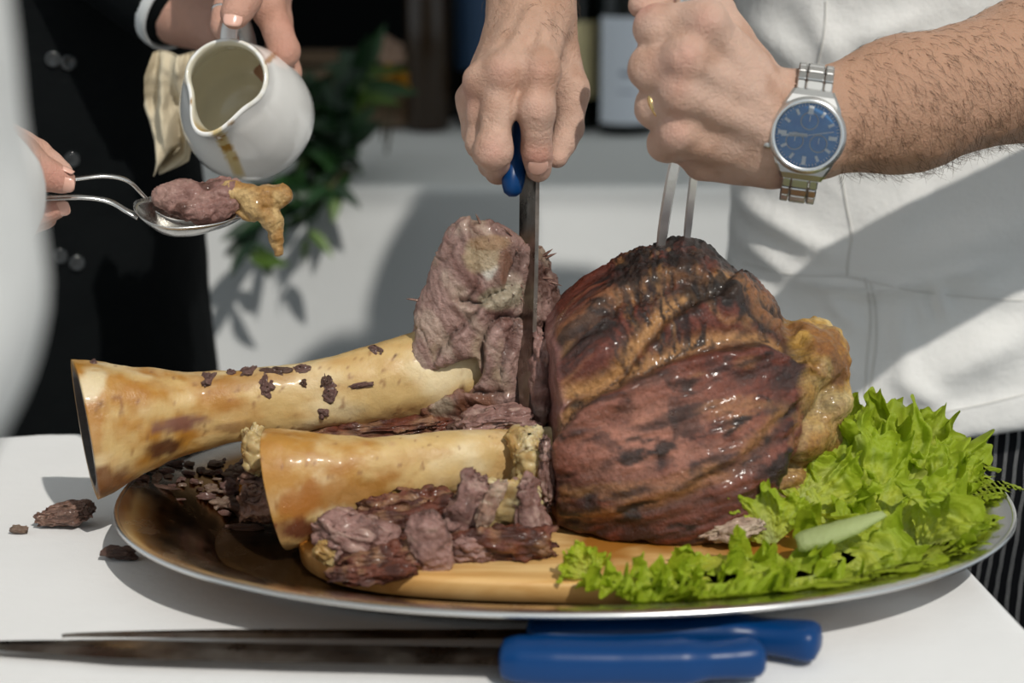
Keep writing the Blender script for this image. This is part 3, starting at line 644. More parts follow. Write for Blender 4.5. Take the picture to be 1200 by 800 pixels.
def nail(parent, c, along, normal, L, W, name='fingernail'):
    a = nrm(along); n = nrm(np.asarray(normal) - (np.asarray(normal) @ a) * a); s = np.cross(a, n); R = []
    for u in np.linspace(-1, 1, 9):
        wv = W * (1 - 0.25 * max(u, 0) ** 3 - 0.35 * abs(min(u, 0)) ** 3); row = []
        for t in np.linspace(-1, 1, 9):
            row.append(c + a * (L * u * (1 - 0.18 * t * t)) + s * (wv * t) + n * (-0.30 * wv * t * t + 0.0006 - 0.0006 * u * u))
        R.append(row)
    R = np.array(R); v = R.reshape(-1, 3); v2 = v - n * 0.0007; f = gridf(9, 9); m = len(v)
    edge = [i for i in range(9)] + [9 * i + 8 for i in range(1, 9)] + [72 + i for i in range(7, -1, -1)] + [9 * i for i in range(7, 0, -1)]
    ff = f.tolist() + (f[:, ::-1] + m).tolist() + [[edge[i], edge[(i + 1) % len(edge)], edge[(i + 1) % len(edge)] + m, edge[i] + m][::-1] for i in range(len(edge))]
    return part(parent, name, np.concatenate([v, v2]), ff, 'nail')
def unify(meshes, voxel):
    """one continuous skin out of overlapping closed meshes"""
    vs_, fs_, o = [], [], 0
    for v, f in meshes: vs_.append(v); fs_.append(np.asarray(f) + o); o += len(v)
    me = make_mesh('tmp', np.concatenate(vs_), np.concatenate(fs_), 'skin'); ob = bpy.data.objects.new('tmp', me); C.objects.link(ob)
    md = ob.modifiers.new('r', 'REMESH'); md.mode = 'VOXEL'; md.voxel_size = voxel; md.adaptivity = 0
    dg = bpy.context.evaluated_depsgraph_get(); em = ob.evaluated_get(dg).to_mesh(); n = len(em.vertices); v = np.empty(n * 3, np.float32); em.vertices.foreach_get('co', v)
    lt = np.empty(len(em.loops), np.int32); em.loops.foreach_get('vertex_index', lt); ls = np.empty(len(em.polygons), np.int32); em.polygons.foreach_get('loop_total', ls)
    f = lt.reshape(-1, 4) if (ls == 4).all() else None
    ob.evaluated_get(dg).to_mesh_clear(); bpy.data.objects.remove(ob); bpy.data.meshes.remove(me)
    v = v.reshape(-1, 3).astype(float)
    if f is None: raise RuntimeError('remesh gave other than quads')
    return v, f
def link_mesh(cones, lo, hi, h=0.007):
    F = Field(lo, hi, h)
    for a, b, ra, rb in cones: F.add(cone(a, b, ra, rb), 0.03)
    return F.mesh(1)
def head_mesh(c, face, h=0.006):
    """c = head centre, face = horizontal facing direction"""
    face = nrm(face); side = np.cross((0, 0, 1.0), face); c = np.asarray(c, float); up = np.array([0, 0, 1.0]); R = np.stack([side, face, up], 1)
    F = Field(c - 0.2, c + 0.2, 0.004); g = lambda s, f, u: c + side * s + face * f + up * u
    F.add(ell(g(0, -0.01, 0.035), (0.074, 0.094, 0.085), R), 0.01); F.add(ell(g(0, 0.025, -0.045), (0.056, 0.062, 0.068), R), 0.03)
    F.add(cone(g(0, 0.088, 0.015), g(0, 0.108, -0.022), 0.009, 0.014), 0.012)
    for s in (-1, 1):
        F.add(ell(g(s * 0.074, -0.005, -0.005), (0.010, 0.020, 0.032), R), 0.006); F.add(ell(g(s * 0.031, 0.088, 0.012), (0.016, 0.012, 0.010), R), 0.006, sub=True)
        F.add(ell(g(s * 0.031, 0.078, 0.011), (0.013, 0.012, 0.011), R), 0.002); F.add(cone(g(s * 0.012, 0.086, 0.034), g(s * 0.05, 0.074, 0.034), 0.007, 0.006), 0.008)
    F.add(ell(g(0, 0.088, -0.056), (0.024, 0.010, 0.007), R), 0.006); F.add(ell(g(0, 0.101, -0.056), (0.02, 0.010, 0.0015), R), 0.003, sub=True)
    F.add(cone(g(0, -0.015, -0.06), g(0, -0.03, -0.17), 0.055, 0.060), 0.02)
    return F.mesh(1)
def hair_mesh(c, face):
    face = nrm(face); side = np.cross((0, 0, 1.0), face); c = np.asarray(c, float); up = np.array([0, 0, 1.0]); R = np.stack([side, face, up], 1)
    F = Field(c - 0.2, c + 0.2, 0.005); F.add(ell(c + up * 0.04 - face * 0.018, (0.082, 0.098, 0.088), R), 0.01)
    F.add(ell(c + up * -0.04 + face * 0.075, (0.09, 0.075, 0.10), R), 0.01, sub=True)
    v, f = F.mesh(1); n = vnormals(v, f); return v + n * (0.004 * fbm(v * np.array([90, 90, 30]), 3, 5))[:, None], f
def torso_field(c, rx, ry, z0, z1, h, pad=0.12, expo=2.6, taper=None):
    """upright trunk: superellipse sections; c=(x,y)"""
    F = Field((c[0] - rx - pad, c[1] - ry - pad - 0.12, z0 - 0.03), (c[0] + rx + pad, c[1] + ry + pad, z1 + 0.12), h)
    X = F.ax[0][:, None, None]; Y = F.ax[1][None, :, None]; Z = F.ax[2][None, None, :]
    k = np.ones_like(Z) if taper is None else np.interp(Z, taper[0], taper[1]); ax_, ay = rx * k, ry * (0.55 + 0.45 * k)
    q = (np.abs((X - c[0]) / ax_) ** expo + np.abs((Y - c[1]) / ay) ** expo) ** (1 / expo)
    d = (q - 1) * min(rx, ry) * 0.9; d = np.maximum(d, z0 - Z + 0 * X); d = np.maximum(d, Z - z1 + 0 * X)
    F.d = d.astype(np.float32); return F

# ---- chef -----------------------------------------------------------------
WR = (623, -12, 1.252); ELB_R = np.array([-0.02, 1.41, 1.28]); SH_R = np.array([0.175, 1.50, 1.40])
ELB_L = np.array([0.475, 1.31, 1.05]); SH_L = np.array([0.54, 1.50, 1.38]); HEAD_C = np.array([0.34, 1.44, 1.585])
hR = Field((-0.07, 1.12, 0.94), (0.085, 1.46, 1.34), 0.00135)
fing = [finger(hR, [(634, 84, 1.192), (628, 128, 1.180), (629, 176, 1.186), (631, 198, 1.194)], [20, 19, 17.5, 15.5]),
        finger(hR, [(590, 86, 1.190), (577, 176, 1.172), (584, 200, 1.205), (598, 186, 1.232)], [20, 19, 15.5, 14]),
        finger(hR, [(565, 98, 1.196), (563, 168, 1.190), (576, 192, 1.224), (598, 178, 1.246)], [18, 17, 15, 13]),
        finger(hR, [(551, 116, 1.210), (556, 156, 1.208), (574, 178, 1.238), (600, 165, 1.252)], [15.5, 14.5, 13, 12]),
        finger(hR, [(668, 104, 1.232), (667, 150, 1.222), (653, 184, 1.208)], [20, 16.5, 13.5])]
palm = hR.like()
for a, b, ra, rb in [((642, 18, 1.238), (634, 84, 1.194), 25, 19), ((620, 16, 1.236), (590, 86, 1.192), 26, 19.5), ((604, 20, 1.240), (565, 98, 1.198), 25, 17.5), ((596, 26, 1.246), (551, 116, 1.212), 23, 15.5),
                     ((648, 30, 1.250), (668, 106, 1.234), 27, 20), ((640, 70, 1.225), (664, 112, 1.232), 18, 16)]:
    palm.add(cone(P(*a), P(*b), ra * S(a[1], a[2]), rb * S(b[1], b[2])), 0.010)
s0 = S(0, 1.25)
palm.add(cone(P(*WR), P(621, 30, 1.238), 44 * s0, 40 * s0, nrm((0, 0.8, 0.6)), 1.25), 0.012)
pw = P(*WR); palm.add(cone(pw, pw + 0.45 * (ELB_R - pw), 45 * s0, 66 * s0), 0.015); palm.add(cone(pw + 0.45 * (ELB_R - pw), ELB_R, 66 * s0, 70 * s0), 0.015)
allf = fing[0]
for g in fing[1:]: allf.merge(g, 0.0022)
palm.merge(allf, 0.007)
for a, b in [((634, 84, 1.182), (640, 15, 1.216)), ((590, 86, 1.180), (622, 12, 1.214)), ((566, 98, 1.187), (606, 20, 1.220))]:       # tendons and knuckle bumps
    palm.add(cone(P(*a), P(*b), 7 * s0, 4 * s0), 0.009)
for a, r in [((634, 80, 1.188), 17), ((588, 83, 1.186), 17), ((563, 95, 1.193), 15)]: palm.add(ell(P(*a), [r * s0] * 3), 0.012)
for a, r in [((629, 128, 1.1815), 19.5), ((579, 176, 1.1735), 19.5)]: palm.add(ell(P(*a), [r * s0] * 3), 0.008)
vA, fA = palm.mesh(2)
wr = lambda v: 0.0004 * fbm(v * 160, 3, 5) + 0.0007 * fbm(v * np.array([60, 60, 150]), 3, 6)
vA = vA + vnormals(vA, fA) * wr(vA)[:, None]
ptsA = [(P(634, 80, 1.17), .45), (P(588, 83, 1.17), .45), (P(629, 128, 1.16), .5), (P(630, 188, 1.175), .75), (P(579, 178, 1.155), .6), (P(545, 112, 1.19), .5), (P(655, 180, 1.19), .4)]

W2 = (935, 150, 1.170)
hL = Field((0.05, 1.09, 0.93), (0.50, 1.385, 1.16), 0.0015)
fing = [finger(hL, [(826, 28, 1.145), (770, 32, 1.150), (786, 36, 1.186), (812, 40, 1.182)], [26, 27, 21, 18]),
        finger(hL, [(803, 70, 1.138), (765, 80, 1.146), (782, 84, 1.186), (810, 88, 1.184)], [27, 28, 21, 18]),
        finger(hL, [(797, 112, 1.138), (769, 126, 1.150), (786, 130, 1.188), (812, 132, 1.184)], [25, 24.5, 20, 17]),
        finger(hL, [(795, 158, 1.143), (780, 169, 1.156), (796, 172, 1.188), (818, 172, 1.184)], [22, 21, 17, 15]),
        finger(hL, [(880, 78, 1.178), (836, 12, 1.194), (792, 2, 1.182), (752, 6, 1.168)], [27, 23, 20, 16])]
palm = hL.like(); s1 = S(120, 1.15)
for a, b, ra, rb in [((903, 108, 1.160), (826, 28, 1.147), 27, 25), ((905, 130, 1.155), (805, 72, 1.141), 28, 26), ((903, 158, 1.155), (799, 113, 1.141), 28, 25), ((898, 182, 1.160), (796, 160, 1.146), 27, 23),
                     ((895, 186, 1.172), (825, 182, 1.168), 34, 30), ((900, 118, 1.178), (850, 60, 1.178), 30, 26)]:
    palm.add(cone(P(*a), P(*b), ra * S(a[1], a[2]), rb * S(b[1], b[2])), 0.010)
pw2 = P(*W2)
palm.add(cone(P(900, 148, 1.168), pw2, 58 * s1, 59 * s1, np.array([0, 1.0, 0]), 1.35), 0.012)
m1 = P(1060, 122, 1.205); m2 = P(1220, 78, 1.255)
palm.add(cone(pw2, m1, 62 * s1, 76 * s1, np.array([0, 1.0, 0]), 1.12), 0.014); palm.add(cone(m1, m2, 76 * s1, 86 * s1), 0.02); palm.add(cone(m2, ELB_L, 86 * s1, 76 * s1), 0.02)
allf = fing[0]
for g in fing[1:]: allf.merge(g, 0.0018)
palm.merge(allf, 0.006)
for a, r in [((826, 24, 1.138), 22), ((803, 66, 1.130), 22), ((796, 108, 1.131), 20), ((794, 155, 1.137), 18)]: palm.add(ell(P(*a), [r * s1] * 3), 0.010)
for a, b in [((830, 32, 1.1345), (896, 106, 1.1465)), ((810, 72, 1.1275), (900, 128, 1.142)), ((804, 112, 1.128), (900, 156, 1.142))]:
    palm.add(cone(P(*a), P(*b), 9 * s1, 6 * s1), 0.012)
vB, fB = palm.mesh(2); vB = vB + vnormals(vB, fB) * (0.0004 * fbm(vB * 160, 3, 8) + 0.0008 * fbm(vB * np.array([90, 60, 60]), 3, 9))[:, None]
ptsB = [(P(803, 64, 1.11), .75), (P(790, 100, 1.11), .7), (P(826, 20, 1.12), .5), (P(790, 156, 1.12), .6), (P(752, 6, 1.15), .7), (P(770, 80, 1.125), .25)]
vH, fH = head_mesh(HEAD_C, (-0.25, -1, 0))
lk = link_mesh([(ELB_R, SH_R, 0.040, 0.045), (SH_R, SH_L, 0.05, 0.05), (SH_L, ELB_L, 0.045, 0.040), ((SH_R + SH_L) / 2, HEAD_C - np.array([0, 0, 0.12]), 0.06, 0.055)], (-0.10, 1.20, 0.97), (0.65, 1.62, 1.62))
allv, allf_ = unify([(vA, fA), (vB, fB), (vH, fH), lk], 0.0014)
cC = skin_col(allv, SKIN, BLUSH, ptsA + ptsB, seed=3)
cC = mix(cC, TANNED, (allv[:, 0] < 0.06) * sst(1.0, 1.09, allv[:, 2]) * 0.7); cC = mix(cC, TANNED, (allv[:, 0] > 0.06) * (allv[:, 2] < 1.2) * sst(P(930, 150, 1.16)[0], P(1000, 150, 1.17)[0], allv[:, 0]) * 0.95)
chef = thing('person', 'person in white chef jacket and pinstriped trousers carving the roast with knife and fork', 'person', (0.37, 1.56, 0.0))
body = part(chef, 'body', allv, allf_, 'skin', cC); reg('chefR', vA, fA); reg('chefL', vB, fB)
h_ = hit(631, 196, ['chefR']); nail(body, h_[0] + h_[1] * 0.0002, P(631, 210, 1.19) - P(629, 180, 1.18), h_[1], 0.0062, 0.0062)
hvv, hff = hair_mesh(HEAD_C, (-0.25, -1, 0)); part(chef, 'hair', hvv, hff, 'hair')
# forearm hair
hv, hf = [], []
def hairs(vv, ff, lo, hi, n, dirn, seed, L0=0.010):
    r = np.random.default_rng(seed); nn = vnormals(vv, ff); ok = np.where((vv[:, 0] > lo) & (vv[:, 0] < hi) & (nn[:, 1] < 0.5))[0]; ok = r.choice(ok, n)
    for i in ok:
        p, q = vv[i], nn[i]; d = np.asarray(dirn) + 0.35 * r.normal(size=3); d = nrm(d - (d @ q) * q * 0.75); L = L0 * r.uniform(0.6, 1.3); s = nrm(np.cross(d, q)) * 0.00009; b = len(hv)
        for t, w in ((0, 1), (0.5, 0.8), (1, 0.2)):
            c = p - q * 0.0003 + d * L * t + q * 0.0016 * math.sin(t * 2.6); hv.extend([c - s * w, c + s * w, c + q * 0.0002 * w])
        for k in range(2):
            for j in range(3): hf.append([b + k * 3 + j, b + k * 3 + (j + 1) % 3, b + k * 3 + 3 + (j + 1) % 3, b + k * 3 + 3 + j])
hairs(vB, fB, P(985, 150, 1.17)[0], P(1230, 100, 1.2)[0], 1700, (0.5, -0.1, -0.8), 3)
m_ = vA[:, 2] > 1.045; hairs(np.where(m_[:, None], vA, vA + 9), fA, -1, 1, 500, (0.6, -0.2, -0.6), 4, 0.008)
part(body, 'arm_hair', np.array(hv), hf, 'hair', kind='stuff')

# jacket
JC = (0.378, 1.555)
F = torso_field(JC, 0.208, 0.122, 0.66, 1.40, 0.0045, taper=((0.6, 0.72, 0.9, 1.2, 1.36, 1.40), (1.0, 1.0, 0.97, 1.0, 0.9, 0.72)))
X = F.ax[0][:, None, None]; Z = F.ax[2][None, None, :]
for a, b, ra, rb in ((SH_R, SH_R + 0.92 * (ELB_R - SH_R), 0.072, 0.066), (SH_L, SH_L + 0.62 * (ELB_L - SH_L), 0.072, 0.068), (SH_R, SH_L, 0.06, 0.06)): F.add(cone(a, b, ra, rb), 0.04)
F.add(cone((0.345, 1.50, 1.40), (0.345, 1.48, 1.435), 0.070, 0.066), 0.02)
hem = lambda x: 0.720 + 0.20 * (x - 0.343)
F.d = np.maximum(F.d, (hem(X) - Z)).astype(np.float32)
v, f = F.mesh(2); nn = vnormals(v, f)
def seg(v, a, b, wd):
    a, b = np.asarray(a)[[0, 2]], np.asarray(b)[[0, 2]]; q = v[:, [0, 2]]; ab = b - a; t = np.clip(((q - a) @ ab) / (ab @ ab), 0, 1)
    d = q - a - t[:, None] * ab; sd_ = (d[:, 0] * -ab[1] + d[:, 1] * ab[0]) / np.linalg.norm(ab); e = np.linalg.norm(d, axis=1)
    return np.exp(-(e / wd) ** 2) * (0.35 + 0.65 * np.sin(np.clip(t, 0, 1) * math.pi)), sd_
disp = 0.004 * fbm(v * np.array([7, 4, 12]), 3, 300) + 0.0012 * fbm(v * 38, 3, 303)
for (x1, y1, x2, y2, am, wd) in [(868, 250, 985, 305, 0.005, 0.009), (880, 300, 940, 335, 0.004, 0.008), (945, 338, 1015, 338, 0.007, 0.005), (1010, 342, 1085, 326, 0.007, 0.006), (1085, 326, 1165, 306, 0.005, 0.007), (870, 345, 960, 420, 0.005, 0.012),
                                 (1020, 300, 1090, 210, 0.004, 0.012), (1030, 315, 1200, 262, 0.006, 0.016), (1095, 330, 1108, 372, 0.005, 0.005), (1075, 340, 1085, 380, 0.003, 0.004), (1055, 350, 1058, 440, 0.004, 0.008), (1075, 450, 1200, 385, 0.007, 0.016),
                                 (975, 350, 1005, 385, 0.005, 0.006), (960, 385, 1000, 440, 0.004, 0.008), (1060, 445, 1110, 480, 0.005, 0.010), (1120, 330, 1200, 345, 0.003, 0.010), (880, 30, 960, 90, 0.005, 0.012), (985, 60, 1080, 20, 0.005, 0.010), (1010, 90, 1100, 50, 0.004, 0.008), (950, 10, 1000, 100, 0.004, 0.012)]:
    g, sd_ = seg(v, P(x1, y1, 1.44), P(x2, y2, 1.44), wd); disp += am * 1.5 * g
front = sst(0.2, -0.4, nn[:, 1])
hz = v[:, 2] - hem(v[:, 0]); disp = disp * (0.35 + 0.65 * front) + 0.0018 * sst(0.033, 0.030, hz) - 0.0016 * np.exp(-((hz - 0.030) / 0.0025) ** 2)
v = v + nn * disp[:, None]; reg('jacket', v, f)
jk = part(chef, 'jacket', v, f, 'white_jacket', label='white cotton chef jacket')
def seam(pts, name='seam', r=0.0008, keys=('jacket',), mname='jacket_stitch', par=None, n=60):
    q = spline([(x, y, 0) for x, y in pts], n); w = []
    for x, y, _ in q:
        h_ = hit(x, y, keys)
        if h_ is not None: w.append(h_[0] + h_[1] * r * 0.4)
    if len(w) > 5:
        w = np.array(w)
        for _ in range(3): w[1:-1] = (w[:-2] + 2 * w[1:-1] + w[2:]) / 4
        vv, ff = tube(w, r, 6); part(par or jk, name, vv, ff, mname)
seam([(968, 2), (966, 40), (958, 78)]); seam([(986, 205), (992, 240), (998, 275), (994, 305), (993, 322)]); seam([(1014, 326), (1018, 350), (1020, 380), (1016, 420), (1014, 462)])
seam([(1020, 330), (1026, 360), (1027, 400), (1022, 440), (1020, 468)]); seam([(870, 308), (930, 322), (990, 324), (1020, 330), (1080, 342), (1160, 350), (1200, 352)], r=0.0006); seam([(1075, 486), (1120, 480), (1160, 472), (1200, 462)], r=0.0006)
# trousers
F = torso_field((0.378, 1.565), 0.185, 0.105, 0.60, 0.95, 0.006, taper=((0.6, 0.8, 0.95), (1.0, 0.98, 0.9)))
F2 = Field((0.15, 1.40, 0.0), (0.62, 1.72, 0.98), 0.006)
sl = F2.sl(F.lo, F.lo + F.h * np.array(F.d.shape))
F2.add(ell((0.378, 1.56, 0.76), (0.185, 0.105, 0.17), None, 2.6), 0.02)
for s in (-1, 1): F2.add(cone((0.378 + s * 0.085, 1.555, 0.70), (0.378 + s * 0.10, 1.57, 0.09), 0.105, 0.062), 0.03)
v, f = F2.mesh(2); nn = vnormals(v, f); v = v + nn * (0.006 * fbm(v * np.array([14, 8, 6]), 3, 320))[:, None]
part(chef, 'trousers', v, f, 'pinstripe', label='black trousers with thin white pinstripes')
def shoes(par, cx, cy, face):
    for s in (-1, 1):
        F = Field((cx + s * 0.1 - 0.09, cy - 0.25, -0.01), (cx + s * 0.1 + 0.09, cy + 0.25, 0.16), 0.006); c = np.array([cx + s * 0.1, cy, 0.0])
        F.add(cone(c + np.array([0, -face * 0.08, 0.05]), c + np.array([0, face * 0.13, 0.035]), 0.05, 0.042), 0.02); F.add(cone(c + np.array([0, -face * 0.06, 0.06]), c + np.array([0, -face * 0.06, 0.12]), 0.05, 0.045), 0.02)
        F.d = np.maximum(F.d, 0.002 - F.ax[2][None, None, :]).astype(np.float32); v, f = F.mesh(1); part(par, 'shoe', v, f, 'black_strap')
shoes(chef, 0.378, 1.56, -1)

# ---- server in black --------------------------------------------------------
SVC = (-0.475, 1.69); ELB_S = np.array([-0.185, 1.58, 1.27]); SH_S = np.array([-0.30, 1.69, 1.44])
sH = Field((-0.30, 1.26, 0.97), (-0.11, 1.66, 1.33), 0.0016)
fing = [finger(sH, [(296, -30, 1.345), (286, -2, 1.318), (275, 17, 1.302)], [19, 20, 18]),
        finger(sH, [(316, 12, 1.362), (334, 60, 1.352), (318, 84, 1.385), (300, 70, 1.40)], [18, 17.5, 15, 13]),
        finger(sH, [(326, 20, 1.378), (339, 84, 1.374), (318, 100, 1.402), (300, 84, 1.41)], [16, 13.5, 12, 11]),
        finger(sH, [(322, 30, 1.395), (330, 86, 1.400), (312, 100, 1.420), (296, 90, 1.425)], [15, 13, 12, 11]),
        finger(sH, [(262, 8, 1.372), (258, 30, 1.360), (266, 42, 1.352)], [13, 11, 10])]
palm = sH.like(); s2 = S(0, 1.37)
for a, b, ra, rb in [((316, -45, 1.385), (314, 10, 1.366), 26, 20), ((322, -45, 1.40), (322, 20, 1.385), 24, 18), ((310, -45, 1.378), (298, -26, 1.358), 24, 20), ((312, -30, 1.385), (270, 0, 1.378), 22, 16)]: palm.add(cone(P(*a), P(*b), ra * s2, rb * s2), 0.010)
pwS = P(320, -62, 1.400); palm.add(cone(P(318, -42, 1.39), pwS, 32 * s2, 34 * s2), 0.012); palm.add(cone(pwS, ELB_S, 34 * s2, 48 * s2), 0.015)
allf = fing[0]
for g in fing[1:]: allf.merge(g, 0.002)
palm.merge(allf, 0.006)
vA, fA = palm.mesh(2); vA = vA + vnormals(vA, fA) * (0.0004 * fbm(vA * 150, 3, 5) + 0.0006 * fbm(vA * 60, 3, 6))[:, None]
PALE = np.array([0.56, 0.315, 0.235]); ptsS = [(P(275, 22, 1.31), .6), (P(334, 60, 1.335), .5), (P(343, 25, 1.35), .4)]
# second forearm with the white shirt cuff, behind the jug
W3 = P(212, 10, 1.515); H3 = P(256, 28, 1.50); ELB_3 = P(60, -120, 1.60)
F = Field((-0.42, 1.40, 0.98), (-0.17, 1.68, 1.24), 0.002); F.add(cone(ELB_3, W3, 0.036, 0.026), 0.01); F.add(cone(W3, H3, 0.026, 0.024), 0.01)
for i, (dx, dy) in enumerate([(10, -16), (14, -4), (13, 8), (8, 18)]): chain(F, [H3, P(256 + dx, 28 + dy, 1.505), P(264 + dx, 32 + dy, 1.52), P(258 + dx * .5, 38 + dy, 1.53)], [0.012, 0.0095, 0.0085, 0.0075], 0.003)
F.add(cone(H3, P(254, 46, 1.48), 0.012, 0.009), 0.006)
vB, fB = F.mesh(2)
HS = np.array([-0.455, 1.62, 1.62]); vH, fH = head_mesh(HS, (0.3, -1, 0)); S3 = np.array([-0.65, 1.69, 1.42]); E3 = np.array([-0.52, 1.56, 1.2])
lk = link_mesh([(ELB_S, SH_S, 0.036, 0.042), (SH_S, S3, 0.05, 0.05), (S3, E3, 0.042, 0.038), (E3, ELB_3, 0.038, 0.036), ((SH_S + S3) / 2, HS - np.array([0, 0, 0.12]), 0.06, 0.055)], (-0.74, 1.45, 1.0), (-0.12, 1.80, 1.64))
vU, fU = unify([(vA, fA), (vB, fB), (vH, fH), lk], 0.0018)
server = thing('person', 'person in black buttoned uniform pouring gravy from the white jug', 'person', (SVC[0], SVC[1], 0))
body2 = part(server, 'body', vU, fU, 'skin', skin_col(vU, PALE, BLUSH, ptsS, seed=33)); reg('serv', vA, fA)
h_ = hit(273, 20, ['serv'])
if h_: nail(body2, h_[0] + h_[1] * 0.0002, P(275, 34, 1.32) - P(280, 2, 1.33), h_[1], 0.0062, 0.0062)
hvv, hff = hair_mesh(HS, (0.3, -1, 0)); part(server, 'hair', hvv, hff, 'dark_hair')
F = torso_field(SVC, 0.212, 0.125, 0.60, 1.44, 0.007, pad=0.16, taper=((0.6, 0.9, 1.2, 1.38, 1.44), (1.02, 0.97, 1.0, 0.9, 0.7)))
for a, b, ra, rb in ((SH_S, ELB_S, 0.066, 0.060), (ELB_S, ELB_S + 0.84 * (pwS - ELB_S), 0.060, 0.052), ((-0.65, 1.69, 1.42), (-0.52, 1.56, 1.2), 0.066, 0.06), ((-0.52, 1.56, 1.2), ELB_3, 0.06, 0.052), (ELB_3, ELB_3 + 0.86 * (W3 - ELB_3), 0.052, 0.042)): F.add(cone(a, b, ra, rb), 0.02)
F.add(cone((-0.46, 1.66, 1.44), (-0.46, 1.65, 1.475), 0.068, 0.064), 0.02)
v, f = F.mesh(2); nn = vnormals(v, f); v = v + nn * (0.005 * fbm(v * np.array([9, 6, 12]), 3, 340))[:, None]; jb = part(server, 'jacket', v, f, 'black_cloth', label='black buttoned jacket'); reg('blackj', v, f)
for px, py in [(62, 69), (80, 73), (84, 187), (70, 300), (90, 308)]:
    h_ = hit(px, py, ['blackj'])
    if h_ is None: continue
    vv, ff = lathe([(0.001, 0), (0.0055, 0), (0.0066, 0.0012), (0.0062, 0.0026), (0.0045, 0.0022), (0.002, 0.0018), (0.0004, 0.0018)], 20, h_[0], h_[1]); part(jb, 'button', vv, ff, 'button')
ax3 = nrm(W3 - ELB_3); vv, ff = lathe([(0.030, -0.035), (0.036, -0.034), (0.037, -0.004), (0.0365, 0.001), (0.035, 0.002), (0.0335, 0.0), (0.030, -0.034)], 40, W3, ax3)
part(server, 'shirt_cuff', vv, ff, 'cuff_cloth', label='white shirt cuff')
F2 = Field((-0.72, 1.52, 0.0), (-0.23, 1.86, 0.75), 0.008)
F2.add(ell((SVC[0], SVC[1], 0.62), (0.205, 0.12, 0.14), None, 2.6), 0.02); F2.add(cone((SVC[0], SVC[1] - 0.02, 0.6), (SVC[0], SVC[1] - 0.02, 0.35), 0.16, 0.17, np.array([0, 1.0, 0]), 1.5), 0.03)
for s in (-1, 1): F2.add(cone((SVC[0] + s * 0.09, SVC[1], 0.6), (SVC[0] + s * 0.10, SVC[1], 0.09), 0.10, 0.06), 0.03)
v, f = F2.mesh(2); part(server, 'trousers', v, f, 'black_cloth'); shoes(server, SVC[0], SVC[1], -1)

# ---- helper in white in the left foreground -----------------------------------
HC = (-0.365, 0.52); SH_P = np.array([-0.245, 0.55, 1.32]); ELB_P = np.array([-0.285, 0.83, 0.985]); WP = P(-12, 196, 1.13)
pH = Field((-0.40, 1.05, 0.90), (-0.24, 1.27, 1.10), 0.0014)
fing = [finger(pH, [(18, 182, 1.165), (50, 203, 1.172), (73, 211, 1.178)], [20, 18.5, 16]), finger(pH, [(12, 160, 1.19), (45, 178, 1.205), (76, 200, 1.202)], [17, 14, 9.5]),
        finger(pH, [(8, 225, 1.19), (42, 250, 1.192), (66, 243, 1.19)], [18, 16, 13.5]), finger(pH, [(0, 240, 1.20), (30, 262, 1.205), (55, 256, 1.21)], [16, 14, 12]), finger(pH, [(-8, 250, 1.20), (15, 270, 1.21), (35, 266, 1.215)], [14, 12, 11])]
palm = pH.like(); s3 = S(200, 1.17); palm.add(cone(WP, P(10, 195, 1.175), 40 * s3, 44 * s3), 0.012); palm.add(cone(WP, P(5, 230, 1.185), 36 * s3, 34 * s3), 0.012)
allf = fing[0]
for g in fing[1:]: allf.merge(g, 0.002)
palm.merge(allf, 0.006); palm.add(cone(WP, WP + 0.25 * (ELB_P - WP), 40 * s3, 44 * s3), 0.01)
vA, fA = palm.mesh(2); vA = vA + vnormals(vA, fA) * (0.0004 * fbm(vA * 150, 3, 5) + 0.0006 * fbm(vA * 60, 3, 6))[:, None]
HP = np.array([-0.37, 0.59, 1.565]); vH, fH = head_mesh(HP, (0.1, 1, 0)); S5 = np.array([-0.55, 0.52, 1.33])
lk = link_mesh([(WP + 0.2 * (ELB_P - WP), ELB_P, 0.022, 0.035), (ELB_P, SH_P, 0.036, 0.042), (SH_P, S5, 0.05, 0.05), (S5, (-0.62, 0.62, 1.0), 0.042, 0.036), ((-0.62, 0.62, 1.0), (-0.55, 0.72, 0.88), 0.036, 0.028), ((-0.55, 0.72, 0.88), (-0.52, 0.78, 0.86), 0.024, 0.02), ((SH_P + S5) / 2, HP - np.array([0, 0, 0.12]), 0.06, 0.055)], (-0.70, 0.40, 0.80), (-0.18, 1.18, 1.60))
vU, fU = unify([(vA, fA), (vH, fH), lk], 0.0016)
helper = thing('person', 'person in plain white jacket holding two spoons of meat under the jug', 'person', (HC[0], HC[1], 0))
body3 = part(helper, 'body', vU, fU, 'skin', skin_col(vU, SKIN * np.array([1.02, 0.95, 0.95]), BLUSH, [(P(73, 211, 1.165), .8), (P(66, 243, 1.18), .7), (P(50, 200, 1.16), .4)], seed=43)); reg('help', vA, fA)
for px, py, d in [(77, 217, (1, 0, -0.2)), (72, 245, (1, 0, 0.1)), (78, 197, (1, 0.05, -0.5))]:
    h_ = hit(px, py, ['help'])
    if h_: nail(body3, h_[0] + h_[1] * 0.0002, d, h_[1], 0.0052, 0.0048)
hvv, hff = hair_mesh(HP, (0.1, 1, 0)); part(helper, 'hair', hvv, hff, 'dark_hair')
F = torso_field(HC, 0.212, 0.125, 0.62, 1.38, 0.007, pad=0.42, taper=((0.6, 0.92, 0.97, 0.995, 1.02, 1.045, 1.13, 1.2, 1.34, 1.38), (0.98, 0.96, 0.965, 1.0, 1.075, 1.11, 1.085, 1.04, 0.9, 0.7)))
for a, b, ra, rb in ((SH_P, ELB_P, 0.064, 0.056), (ELB_P, ELB_P + 0.86 * (WP - ELB_P), 0.056, 0.042), ((-0.55, 0.52, 1.33), (-0.62, 0.62, 1.0), 0.064, 0.056), ((-0.62, 0.62, 1.0), (-0.55, 0.72, 0.88), 0.056, 0.04)): F.add(cone(a, b, ra, rb), 0.02)
